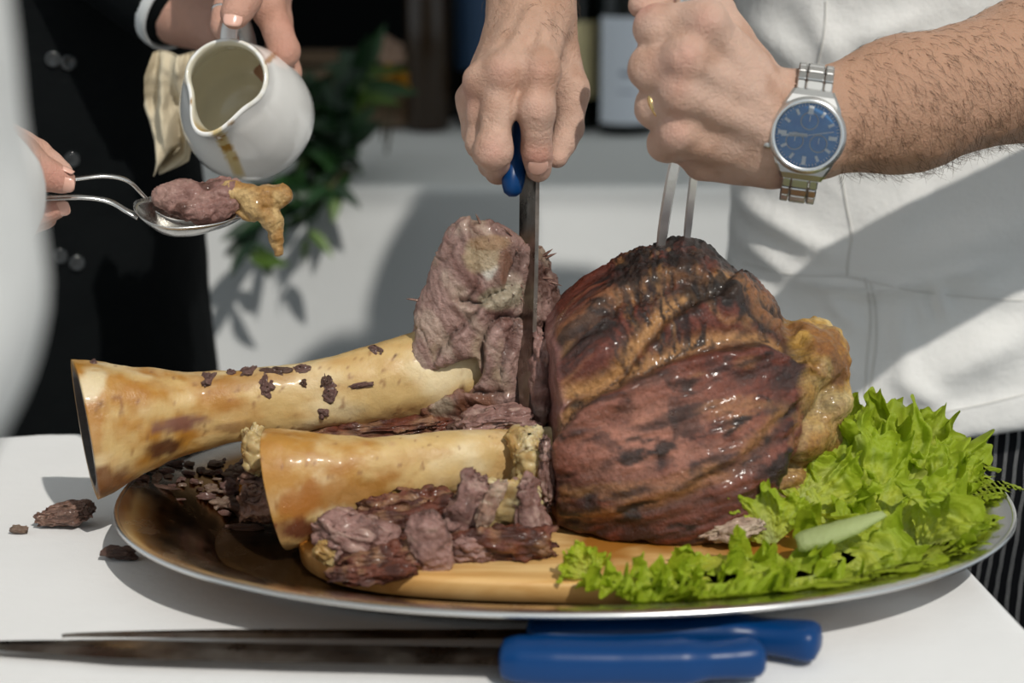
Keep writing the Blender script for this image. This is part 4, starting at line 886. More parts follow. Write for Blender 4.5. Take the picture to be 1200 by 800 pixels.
F.add(cone((-0.37, 0.55, 1.38), (-0.37, 0.56, 1.415), 0.068, 0.064), 0.02)
v, f = F.mesh(2); nn = vnormals(v, f); v = v + nn * (0.008 * fbm(v * np.array([8, 6, 9]), 3, 360))[:, None]; part(helper, 'jacket', v, f, 'white_jacket')
F2 = Field((-0.66, 0.34, 0.0), (-0.12, 0.70, 0.78), 0.008); F2.add(ell((HC[0], HC[1], 0.66), (0.20, 0.12, 0.12), None, 2.6), 0.02)
for s in (-1, 1): F2.add(cone((HC[0] + s * 0.09, HC[1], 0.62), (HC[0] + s * 0.10, HC[1], 0.09), 0.10, 0.06), 0.03)
v, f = F2.mesh(2); part(helper, 'trousers', v, f, 'black_cloth'); shoes(helper, HC[0], HC[1], 1)

# ------------------------------------------------------------------ carving knife in the hand
def blade_mesh(spine, wdir, widths, thick, facing):
    """spine points, width direction, thin wedge section"""
    R = []; nf = nrm(facing)
    for p, w in zip(spine, widths):
        e = p + nrm(wdir) * w
        R.append([p + nf * thick, p * 0.5 + e * 0.5 + nf * thick * 0.7, e, p * 0.5 + e * 0.5 - nf * thick * 0.7, p - nf * thick])
    return loft(R)
wd = nrm((-0.44, 0.9, 0.0))
sp = spline([P(629, 150, 1.207), P(630, 215, 1.197), P(628, 340, 1.174), P(624, 440, 1.158), P(620, 496, 1.148)], 40)
v, f = blade_mesh(sp, wd, np.interp(np.linspace(0, 1, 40), [0, .8, 1], [0.025, 0.024, 0.010]), 0.0013, np.cross(wd, sp[-1] - sp[0]))
ck = thing('carving_knife', 'narrow dark bladed knife with blue handle gripped upright above the bones', 'knife', sp[-1])
part(ck, 'blade', v, f, 'blade_steel', smooth=False)
hp = spline([P(601, 230, 1.194), P(601, 214, 1.197), P(605, 185, 1.205), P(610, 145, 1.218), P(616, 90, 1.240), P(622, 40, 1.258), P(626, 8, 1.262)], 40)
hr = np.interp(np.linspace(0, 1, 40), [0, .03, .08, .16, .3, .7, .93, 1], [0.003, 0.0072, 0.0088, 0.0085, 0.0068, 0.0085, 0.0100, 0.004])
v, f = tube(hp, hr, 24, 0.8, up=(0.3, 1, 0)); part(ck, 'handle', v, f, 'blue_plastic', label='blue plastic handle')
for px, py in [(633, 236), (634, 243), (621, 262)]:
    pass

# ------------------------------------------------------------------ carving fork
fk = thing('carving_fork', 'two-pronged steel carving fork stuck in the top of the roast', 'fork', P(788, 300, 1.19))
for a, wp in (([(806, 120, 1.168), (798, 165, 1.170), (788, 205, 1.174), (780, 250, 1.182), (770, 318, 1.193)], 0.0038), ([(812, 120, 1.168), (814, 165, 1.172), (813, 205, 1.176), (808, 250, 1.184), (802, 312, 1.195)], 0.0029)):
    q = spline(pp(a), 24); T = np.gradient(q, axis=0); R = []; nf = nrm((0.13, -0.86, 0.48))
    for i in range(24):
        s_ = nrm(np.cross(T[i], nf)); n_ = nrm(np.cross(s_, T[i])); n_ = n_ if n_[1] < 0 else -n_; w = wp * np.interp(i / 23, [0, .75, 1], [1, .9, .35]); th = 0.0016
        R.append([q[i] + s_ * w, q[i] + s_ * w * .7 + n_ * th, q[i] - s_ * w * .7 + n_ * th, q[i] - s_ * w, q[i] - s_ * w * .7 - n_ * th, q[i] + s_ * w * .7 - n_ * th])
    v, f = loft(R); part(fk, 'prong', v, f, 'prong_steel', smooth=False)
q = spline(pp([(809, 135, 1.168), (808, 80, 1.167), (808, 20, 1.168), (812, -30, 1.170), (816, -90, 1.172)]), 30)
v, f = tube(q, np.interp(np.linspace(0, 1, 30), [0, .1, .5, .95, 1], [0.004, 0.0075, 0.0085, 0.0095, 0.004]), 20); part(fk, 'handle', v, f, 'bright_steel')

# ------------------------------------------------------------------ jug
Cb = P(299, 149, 1.385); Cm = P(264, 92, 1.298); jax = nrm(Cm - Cb); jl = np.linalg.norm(Cm - Cb)
sd_ = P(250, 150, 1.298) - Cm; sd_ = nrm(sd_ - (sd_ @ jax) * jax); sw = np.cross(jax, sd_)
prof = [(0.0, 0.012, 0), (0.0, 0.024, 0), (0.0015, 0.034, 0), (0.006, 0.0405, 0), (0.014, 0.0445, 0), (0.026, 0.0456, 0), (0.040, 0.0442, 0), (0.055, 0.041, 0), (0.070, 0.0366, .1), (0.080, 0.0333, .3), (0.088, 0.0303, .65), (jl - 0.003, 0.0285, 1), (jl - 0.0006, 0.0282, 1.05), (jl + 0.0008, 0.0270, 1.05), (jl, 0.0255, 1.02), (jl - 0.004, 0.0245, .95), (0.086, 0.0262, .55), (0.076, 0.0295, .2), (0.06, 0.0345, 0), (0.04, 0.038, 0), (0.02, 0.038, 0), (0.010, 0.033, 0), (0.006, 0.02, 0), (0.006, 0.006, 0)]
pf = spline(prof, 150); m = 128; a = np.linspace(-math.pi, math.pi, m, endpoint=False); R = []
for z, r, sp_ in pf:
    k = sp_ * np.exp(-(a / 0.42) ** 2); rr_ = r + 0.0135 * k - 0.0025 * sp_ * np.exp(-((np.abs(a) - 0.95) / 0.4) ** 2)
    zz = z + 0.004 * k - 0.0035 * np.clip(sp_, 0, 1) * (np.cos(a) < -0.2) * 0
    R.append(Cb + zz[:, None] * jax + rr_[:, None] * (np.cos(a)[:, None] * sd_ + np.sin(a)[:, None] * sw))
v, f = loft(R); ii = np.r_[np.repeat(np.arange(150), m), 0, 149]
wht = np.array([0.86, 0.855, 0.83]); cream = np.array([0.74, 0.70, 0.56]); stain = np.array([0.42, 0.26, 0.05])
inner = ii > 76
col = np.where(inner[:, None], cream, wht); rel = v - Cb; hz = rel @ jax
col = mix(col, cream * 0.95, 0.7 * np.exp(-((hz - jl) / 0.0025) ** 2) * sst(0.0, 0.3, fbm(v * 120, 3, 5) + 0.1))
col = mix(col, stain, 0.9 * inner * sst(0.030, 0.040, rel @ sd_) * (hz > jl - 0.014))
# gravy run below the lip, following gravity over the outside
p0, p1 = P(248, 128, 1.28), P(272, 212, 1.30); dl = p1 - p0
def distline(v, p0, p1, drop=(0, 2)):
    q = v[:, [0, 2]]; A, B = p0[[0, 2]], p1[[0, 2]]; ab = B - A; t = np.clip(((q - A) @ ab) / (ab @ ab), 0, 1); return np.linalg.norm(q - A - t[:, None] * ab, axis=1), t
d, t = distline(v, p0, p1); outer = (~inner) & (v[:, 1] < Cb[1] - 0.012)
n_ = fbm(v * 170, 3, 66)
col = mix(col, np.array([0.62, 0.46, 0.16]), outer * 0.85 * sst(0.0052, 0.0025, d + 0.0022 * n_))
col = mix(col, np.array([0.40, 0.20, 0.03]), outer * 0.9 * sst(0.05, 0.3, fbm(v * 140, 3, 68)) * sst(0.0048, 0.003, d))
for px, py, r in [(232, 110, 0.002), (229, 116, 0.003), (312, 73, 0.0022), (274, 140, 0.0022), (345, 202, 0.0015), (256, 135, 0.0035), (330, 80, 0.0008)]:
    d_, _ = distline(v, P(px, py, 1.3), P(px + 1, py, 1.3)); col = mix(col, np.array([0.34, 0.18, 0.03]), outer * 0.85 * sst(r, r * 0.5, d_ + 0.001 * n_))
jug = thing('gravy_jug', 'white porcelain gravy jug tipped forward with brown drips below its lip', 'jug', Cb)
part(jug, 'body', v, f, 'porcelain', col)
hx = P(258, 20, 1.298) - Cm; hx = -nrm(hx - (hx @ jax) * jax); sd0 = sd_; sd_ = hx
hd = [Cb + jax * (jl - 0.008) - sd_ * 0.027, Cb + jax * (jl - 0.010) - sd_ * 0.036, Cb + jax * (jl - 0.022) - sd_ * 0.050, Cb + jax * (jl - 0.045) - sd_ * 0.058, Cb + jax * 0.030 - sd_ * 0.054, Cb + jax * 0.022 - sd_ * 0.042]
v, f = tube(spline(hd, 40), 0.0055, 16, 1.35, up=np.cross(jax, hx) + 0.1 * jax); part(jug, 'handle', v, f, 'porcelain', np.tile(wht, (len(v), 1)))
gz = jl - 0.030; gr = 0.031; aa = np.linspace(0, 2 * math.pi, 48, endpoint=False)

# ------------------------------------------------------------------ spoons and their meat
def spoon(pts, bc, bl, bw, bdir, bup, label):
    t = thing('serving_spoon', label, 'spoon', bc, 'serving spoons in the hand of the person in plain white'); n = 40
    q = spline(pp(pts), n); w = np.interp(np.linspace(0, 1, n), [0, .15, .6, .9, 1], [0.006, 0.0055, 0.0028, 0.0032, 0.005])
    T = np.gradient(q, axis=0); R = []
    up = nrm(bup)
    for i in range(n):
        s = nrm(np.cross(T[i], up)); u2 = nrm(np.cross(s, T[i])); th = 0.0012
        R.append([q[i] + s * w[i], q[i] + s * w[i] * .5 + u2 * th, q[i] - s * w[i] * .5 + u2 * th, q[i] - s * w[i], q[i] - s * w[i] * .5 - u2 * th, q[i] + s * w[i] * .5 - u2 * th])
    v, f = loft(R); part(t, 'handle', v, f, 'steel')
    d = nrm(bdir); u2 = nrm(up - (up @ d) * d); s = np.cross(d, u2); R = []
    for k, off in ((0, 0), (1, 0.0012)):
        for r in (np.linspace(0.02, 1, 14) if k == 0 else np.linspace(1, 0.02, 14)):
            a = np.linspace(0, 2 * math.pi, 48, endpoint=False)
            L = bl * (1 + 0.08 * np.cos(a)); x = r * L * np.cos(a); y = r * bw * np.sin(a) * (1 - 0.12 * np.cos(a)); z = -bw * 0.62 * (1 - r ** 2.2) - off + 0.006 * (np.cos(a) < 0) * (r ** 2) * np.cos(a) ** 2
            R.append(bc + x[:, None] * d + y[:, None] * s + z[:, None] * u2)
    v, f = loft(R); part(t, 'bowl', v, f, 'steel'); return t
spoon([(30, 232, 1.186), (60, 231, 1.186), (100, 231, 1.187), (128, 236, 1.189), (148, 247, 1.191), (162, 254, 1.192)], P(212, 250, 1.195), 0.031, 0.0205, (1, 0.05, -0.03), (0.0, -0.22, 1), 'polished spoon with its bowl under the hanging slice of meat')
spoon([(50, 213, 1.195), (88, 209, 1.198), (122, 206, 1.201), (148, 211, 1.205), (163, 224, 1.210), (176, 238, 1.214)], P(226, 246, 1.222), 0.031, 0.0205, (1, 0.05, -0.06), (0.0, -0.1, 1), 'upper spoon with its bent neck rising behind the slice of meat')
F_ = Field((-0.255, 1.16, 0.90), (-0.135, 1.26, 1.0), 0.001)
for a in [(195, 228, 1.200, 14, 12, 16, 20), (215, 230, 1.203, 22, 16, 24, 8), (240, 236, 1.203, 24, 17, 26, -14), (262, 228, 1.205, 20, 16, 22, 0), (230, 243, 1.198, 28, 12, 26, -8), (258, 242, 1.2, 18, 12, 18, 0)]: F_.add(pe(*a, 2.4), 0.004)
v, f = F_.mesh(1); nn = vnormals(v, f); w = v @ rot('Y', -20); v = v + nn * (0.0036 * fbm(v * 80, 5, 402, 0.6) + 0.0026 * rid(w * np.array([45, 150, 150]), 4, 404, 0.6))[:, None]
col = mix(np.array([0.30, 0.155, 0.13]), np.array([0.42, 0.25, 0.21]), sst(-.2, .3, fbm(w * np.array([40, 120, 120]), 4, 406))); col = mix(col, np.array([0.12, 0.05, 0.035]), sst(0.15, 0.4, fbm(v * 70, 3, 408)))
sm = thing('meat_slice', 'torn slice of meat with dripping golden fat held on the spoons', 'meat', P(240, 250, 1.2)); part(sm, 'lean', v, f, 'cut_meat', col)
F_ = Field((-0.20, 1.16, 0.86), (-0.12, 1.26, 1.0), 0.001)
for a in [(275, 226, 1.203, 18, 12, 18, -15), (292, 232, 1.200, 18, 14, 16, -20), (312, 232, 1.200, 20, 14, 14, 0), (326, 230, 1.200, 12, 12, 12, 40), (300, 246, 1.197, 18, 9, 12, -30), (317, 255, 1.197, 10, 16, 10, 0), (323, 272, 1.197, 7, 16, 8, -10), (327, 290, 1.197, 5.5, 11, 6, -8), (336, 228, 1.20, 5, 8, 8, 0), (285, 250, 1.2, 16, 4, 10, -28)]: F_.add(pe(*a), 0.0035)
v, f = F_.mesh(1); nn = vnormals(v, f); v = v + nn * (0.0022 * fbm(v * 110, 4, 410) + 0.0012 * rid(v * 160, 2, 411))[:, None]
col = mix(np.array([0.42, 0.22, 0.06]), np.array([0.62, 0.42, 0.18]), sst(-.2, .3, fbm(v * 80, 4, 412))); col = mix(col, np.array([0.22, 0.06, 0.02]), sst(0.92, 0.895, v[:, 2] + 0.01 * fbm(v * 60, 2, 4)) * 0.7)
part(sm, 'fat', v, f, 'roast', col, label='golden dripping fat')

# ------------------------------------------------------------------ napkin behind the jug
nu, nv = 40, 60; R = []
for i, t in enumerate(np.linspace(0, 1, nu)):
    y = 62 + 132 * t; xl = np.interp(t, [0, .2, .5, .85, 1], [178, 170, 166, 180, 183]); xr = np.interp(t, [0, .3, .7, .9, 1], [232, 236, 228, 222, 190]); row = []
    for s in np.linspace(0, 1, nv):
        x = xl + (xr - xl) * s; fold = 0.012 * math.sin(s * 8 + 3.0 * t) * (0.4 + 0.6 * t) + 0.004 * math.sin(s * 19 - 5 * t)
        row.append(P(x, y + 10 * math.sin(s * 8) * (t - .2), 1.415) + np.array([0, fold, 0]))
    R.append(row)
v = np.array(R).reshape(-1, 3); v[:, 1] += 0.014 * fbm(v * 45, 3, 420); f = gridf(nu, nv); n_ = len(v); v2 = v + np.array([0, 0.0025, 0])
e = [i for i in range(nv)] + [nv * i + nv - 1 for i in range(1, nu)] + [nv * (nu - 1) + i for i in range(nv - 2, -1, -1)] + [nv * i for i in range(nu - 2, 0, -1)]
single('napkin', 'crumpled cream cloth napkin hanging beside the white jug', 'napkin', np.concatenate([v, v2]), f.tolist() + (f[:, ::-1] + n_).tolist() + [[e[i], e[(i + 1) % len(e)], e[(i + 1) % len(e)] + n_, e[i] + n_] for i in range(len(e))], 'napkin_cloth')

# ------------------------------------------------------------------ wrist watch and rings
WCp = hit(946, 158, ['chefL'])[0]; wz = nrm((CAM - WCp) * np.array([1.0, 1.0, 0.8]) + np.array([0.02, 0, 0.0])); wu = P(957, 95, 1.15) - P(938, 217, 1.15); wu = nrm(wu - (wu @ wz) * wz); wx = np.cross(wu, wz)
W0 = WCp + wz * 0.0012
def wl(x, y, z): return W0 + wx * x + wu * y + wz * z
def wlathe(prof, m=64, c=(0, 0)):
    a = np.linspace(0, 2 * math.pi, m, endpoint=False); return loft(cap=lcap(prof), rings=[wl(c[0], c[1], 0) + wz * z + r * (np.cos(a)[:, None] * wx + np.sin(a)[:, None] * wu) for r, z in prof])
watch = thing('wristwatch', 'steel wristwatch with blue dial and link bracelet on the hairy wrist', 'watch', W0)
v, f = wlathe([(0.012, 0), (0.0215, 0.0), (0.0222, 0.003), (0.0222, 0.0062), (0.0212, 0.0078), (0.0195, 0.0078), (0.0195, 0.006), (0.010, 0.006)]); part(watch, 'case', v, f, 'watch_steel')
v, f = wlathe([(0.0186, 0.0066), (0.0208, 0.0074), (0.0212, 0.0086), (0.0204, 0.0098), (0.0188, 0.0098), (0.0183, 0.0084), (0.0183, 0.0068)]); part(watch, 'bezel', v, f, 'bright_steel')
v, f = wlathe([(0.0185, 0.0068), (0.0185, 0.0072), (0.001, 0.0072)]); dial = part(watch, 'dial', v, f, 'dial', smooth=False)
for k in range(12):
    a = math.radians(90 - 30 * k); c, s = math.cos(a), math.sin(a); L = 0.0050 if k % 3 == 0 else 0.0036; W_ = 0.0030 if k == 0 else (0.0024 if k % 3 == 0 else 0.0017)
    v, f = box(wl(0.0145 * c, 0.0145 * s, 0.0076), L, W_, 0.0006, wx * c + wu * s, -wx * s + wu * c, wz); part(dial, 'hour_marker', v, f, 'lume', smooth=False)
for k in range(60):
    if k % 5 == 0: continue
    a = math.radians(6 * k); c, s = math.cos(a), math.sin(a); v, f = box(wl(0.0172 * c, 0.0172 * s, 0.0074), 0.0012, 0.0003, 0.0003, wx * c + wu * s, -wx * s + wu * c, wz); part(dial, 'minute_tick', v, f, 'lume', smooth=False)
for cx, cy in ((-0.0068, -0.004), (0, 0.0082), (0.0068, -0.004)):
    v, f = wlathe([(0.0045, 0.0072), (0.0049, 0.0075), (0.0052, 0.0075), (0.0052, 0.0072)], 32, (cx, cy)); part(dial, 'subdial', v, f, 'watch_steel')
    v, f = box(wl(cx, cy + 0.0016, 0.0076), 0.0005, 0.0036, 0.0003, wx, wu, wz); part(dial, 'subdial_hand', v, f, 'lume', smooth=False)
for ang, L, W_ in ((183, 0.0105, 0.0020), (186, 0.0150, 0.0014), (15, 0.0150, 0.0005)):
    a = math.radians(ang); c, s = math.cos(a), math.sin(a); v, f = box(wl(c * L / 2, s * L / 2, 0.0081), L, W_, 0.0004, wx * c + wu * s, -wx * s + wu * c, wz); part(watch, 'watch_hand', v, f, 'lume', smooth=False)
v, f = wlathe([(0.0185, 0.0088), (0.016, 0.0094), (0.009, 0.0098), (0.001, 0.0099)]); part(watch, 'crystal', v, f, 'crystal')
for y, r, L in ((0.0, 0.0032, 0.0042), (0.0085, 0.0022, 0.0040), (-0.0085, 0.0022, 0.0040)):
    x0 = -math.sqrt(0.0222 ** 2 - y * y); v, f = lathe([(r * .8, 0), (r, 0.0005), (r, L - 0.0006), (r * .7, L)], 20, wl(x0 + 0.0006, y, 0.004), -wx * 1.0 + wu * 0.0); part(watch, 'crown' if y == 0 else 'pusher', v, f, 'watch_steel')
for s in (-1, 1):                                                 # lugs, then links round the wrist
    R = []
    for y_, hw, z0, z1 in ((0.0135, 0.0175, 0.0, 0.0062), (0.0180, 0.0160, -0.0005, 0.0060), (0.0225, 0.0135, -0.0015, 0.0048), (0.0258, 0.0118, -0.0032, 0.0022)):
        R.append([wl(-hw, s * y_, z0), wl(hw, s * y_, z0), wl(hw, s * y_, z1 - .0012), wl(hw - .0015, s * y_, z1), wl(-hw + .0015, s * y_, z1), wl(-hw, s * y_, z1 - .0012)])
    v, f = loft(R); part(watch, 'lug', v, f, 'watch_steel', smooth=False)
    ang = 0.30; pos = np.array([s * 0.0248, 0.0002])
    for k in range(7):
        ang += 0.27; dy, dz = s * math.cos(ang) * 0.0068, -math.sin(ang) * 0.0068
        c = pos + 0.5 * np.array([dy, dz]); pos = pos + np.array([dy, dz]); du = nrm(wu * dy + wz * dz); dn = np.cross(wx, du) * (1 if s > 0 else 1); dn = dn * np.sign(dn @ (wz * math.cos(ang) + wu * s * math.sin(ang)))
        for x0, w_, h_ in ((-0.0078, 0.0048, 0.0030), (0, 0.0098, 0.0034), (0.0078, 0.0048, 0.0030)):
            v, f = box(wl(x0, c[0], c[1]), w_, 0.0064, h_, wx, du, dn, 0.2); part(watch, 'bracelet_link', v, f, 'watch_steel', smooth=False)
def ring(c, axis, r, w, th, label, mname):
    v, f = lathe([(r - th, -w), (r, -w), (r + th * .5, 0), (r, w), (r - th, w), (r - th, -w)], 48, c, axis); o = single('finger_ring', label, 'ring', v, f, mname); return o
ra, rb = P(797, 112, 1.138), P(769, 126, 1.150); ring(ra * 0.36 + rb * 0.64, rb - ra, 25.6 * s1, 0.0016, 0.0009, 'plain gold band on the finger of the fist holding the fork', 'gold')
ra, rb = P(296, -30, 1.352), P(286, -2, 1.338)
ra, rb = P(262, 8, 1.372), P(258, 30, 1.360); ring(ra * .75 + rb * .25, rb - ra, 13.2 * s2, 0.001, 0.0006, 'thin silver ring on a finger of the hand on the jug', 'bright_steel')

# ------------------------------------------------------------------ two knives lying in front
def table_knife(hpts, bpts, hz, hw, bw, label, tip):
    """hpts/bpts in pixels on the table; blade lies flat"""
    t = thing('slicing_knife', label, 'knife', PZ(*hpts[0], TZ), 'knives lying in front of the platter')
    H = spline([PZ(x, y, TZ + hz) for x, y in hpts], 50); u = np.linspace(0, 1, 50)
    w = np.interp(u, [0, .02, .08, .2, .45, .70, .78, .86, .95, .99, 1], np.array([.45, .78, .95, 1.0, .92, 1.0, .80, .82, .92, .7, .35])) * hw; T = np.gradient(H, axis=0); R = []
    a = np.linspace(0, 2 * math.pi, 32, endpoint=False); e = 0.75
    for i in range(50):
        s = nrm(np.cross(T[i], (0, 0, 1))); k = w[i]
        R.append(H[i] + (np.sign(np.cos(a)) * np.abs(np.cos(a)) ** e * k)[:, None] * s + (np.sign(np.sin(a)) * np.abs(np.sin(a)) ** e * min(k * .80, hz))[:, None] * np.array([0, 0, 1.0]))
    v, f = loft(R); part(t, 'handle', v, f, 'blue_plastic', label='blue plastic handle')
    B = spline([PZ(x, y, TZ + 0.008) for x, y in bpts], 60); B[:, 2] = np.linspace(TZ + 0.009, TZ + 0.0035, 60); T = np.gradient(B, axis=0); R = []
    for i, q in enumerate(np.linspace(0, 1, 60)):
        s = nrm(np.cross(T[i], (0, 0, 1))); s = s if s[1] < 0 else -s; k = bw * (min(1, (1 - q) / tip) ** 0.6 if q > 1 - tip else 1) + 0.0003
        R.append([B[i] - s * k + np.array([0, 0, .001]), B[i] + np.array([0, 0, .0012]), B[i] + s * k, B[i] - np.array([0, 0, .0008]), B[i] - s * k - np.array([0, 0, .001])])
    v, f = loft(R); part(t, 'blade', v, f, 'blade_steel', smooth=False)
table_knife([(586, 771), (640, 773), (720, 774), (800, 773), (860, 770), (890, 766)], [(600, 772), (450, 767), (300, 762), (100, 753), (-40, 747)], 0.0115, 0.0142, 0.0105, 'blue handled slicing knife with the longer blade, lying in front of its twin', 0.3)
table_knife([(618, 746), (680, 743), (760, 741), (840, 741), (900, 745), (962, 753)], [(640, 745), (500, 743), (350, 740), (200, 737), (72, 736)], 0.0108, 0.0135, 0.0050, 'blue handled knife with a thin pointed blade, between its twin and the platter', 0.35)

# ------------------------------------------------------------------ lettuce
def floor_z(v):
    das = np.linspace(-0.03, 0.10, 40); r = np.stack([(np.abs((v[:, 0] - PC[0]) / (PA - d)) ** 2.15 + np.abs((v[:, 1] - PC[1]) / (PB - d)) ** 2.15) for d in das], 1)
    k = np.clip((r < 1).sum(1) - 1, 0, 39); da = np.where(r[:, 0] < 1, das[k], -0.03)
    z = np.interp(da, [-0.03, -0.012, -0.002, 0.003, 0.010, 0.026, 0.040, 0.050, 0.058, 0.066], [0.772, 0.7812, 0.7832, 0.7832, 0.7815, 0.7772, 0.7702, 0.761, 0.757, 0.7565])
    bx_, by_ = v[:, 0] - BC[0], v[:, 1] - BC[1]; bx2 = bx_ * math.cos(bang) + by_ * math.sin(bang); by2 = -bx_ * math.sin(bang) + by_ * math.cos(bang)
    return np.where((np.abs(bx2 / ba) ** 3.4 + np.abs(by2 / bb_) ** 3.4) < 1.02, np.maximum(z, BT + 0.0005), z)
def lettuce_leaf(base, tip, nrml, L, spread, seed, bowl=0.15, ruff=1.0, label='', nr=48, na=300, tint=0.0, rib=1.0):
    base = np.asarray(base, float); d = nrm(np.asarray(tip) - base); n0 = np.asarray(nrml, float); n0 = nrm(n0 - (n0 @ d) * d); s = np.cross(d, n0); r = np.random.default_rng(seed)
    rho, th = np.meshgrid(np.linspace(0.03, 1, nr) ** 0.85, np.linspace(-spread, spread, na), indexing='ij'); ph = r.uniform(0, 6.28, 8)
    shape = (0.80 + 0.20 * np.cos(th * 1.4)) * (1 + 0.08 * np.sin(5 * th + ph[0]) + 0.05 * np.sin(11 * th + ph[1]))
    q3 = np.stack([rho * np.cos(th) * 3, rho * np.sin(th) * 3, rho * 0 + seed], -1)
    nz = fbm(q3 * 1.2, 3, seed); e = np.clip((rho - 0.35) / 0.65, 0, 1)
    z = bowl * rho ** 2 + ruff * (0.13 * e ** 1.4 * np.sin(9 * th + ph[2] + 3 * nz + 3 * rho) + 0.095 * e ** 1.7 * np.sin(20 * th + ph[3] + 5 * nz + 6 * rho) + 0.055 * e ** 2.6 * np.sin(44 * th + ph[4] + 7 * nz + 9 * rho)) + 0.075 * fbm(q3 * 4, 4, seed + 3)
    tl = ruff * (0.07 * e ** 2 * np.cos(9 * th + ph[2] + 1.0 + 3 * nz + 3 * rho) + 0.055 * e ** 2.5 * np.cos(20 * th + ph[3] + 1 + 5 * nz + 6 * rho)); rl = ruff * (0.05 * e ** 3 * np.sin(24 * th + ph[5] + 4 * nz) + 0.028 * e ** 4 * np.sin(52 * th + ph[6] + 6 * nz) + 0.014 * e ** 6 * np.sin(104 * th + ph[7] + 6 * nz))
    z = z - rib * 0.03 * np.exp(-(th * rho / 0.07) ** 2) * (1 - rho)
    R = (rho + rl) * shape * L; p = base + (R * np.cos(th) - tl * L * np.sin(th))[..., None] * d + (R * np.sin(th) + tl * L * np.cos(th))[..., None] * s + (z * L)[..., None] * n0
    v = p.reshape(-1, 3); v[:, 2] = np.maximum(v[:, 2], floor_z(v) + 0.001)
    c = mix(np.array([0.66, 0.72, 0.08]), np.array([0.42, 0.56, 0.025]), sst(0.3, 1.0, rho.ravel() + 0.3 * fbm(q3.reshape(-1, 3) * 3, 3, seed + 9)) * 0.85)
    c = mix(c, np.array([0.62, 0.68, 0.30]), np.clip(rib * (np.exp(-(th * rho / (0.10 * (1.15 - rho))) ** 2) * (1 - rho) ** 0.7).ravel() + 0.7 * sst(0.35, 0.0, rho.ravel()), 0, 1))
    for k in range(-6, 7):                                       # side veins
        if k: c = mix(c, np.array([0.52, 0.64, 0.18]), 0.35 * np.exp(-((th - k * spread / 7 - 0.15 * nz) * rho / 0.022) ** 2).ravel() * (rho.ravel() < 0.8))
    c = c * (1 - 0.25 * tint)
    f = gridf(nr, na); o = single('lettuce_leaf', label, 'lettuce', v, f, 'lettuce', c, group='lettuce leaves on the platter')
    return o
UPC = lambda px, py, Y: nrm(CAM - P(px, py, Y))
LZ = 0.772
def LP(px, py, Y): return P(px, py, Y)
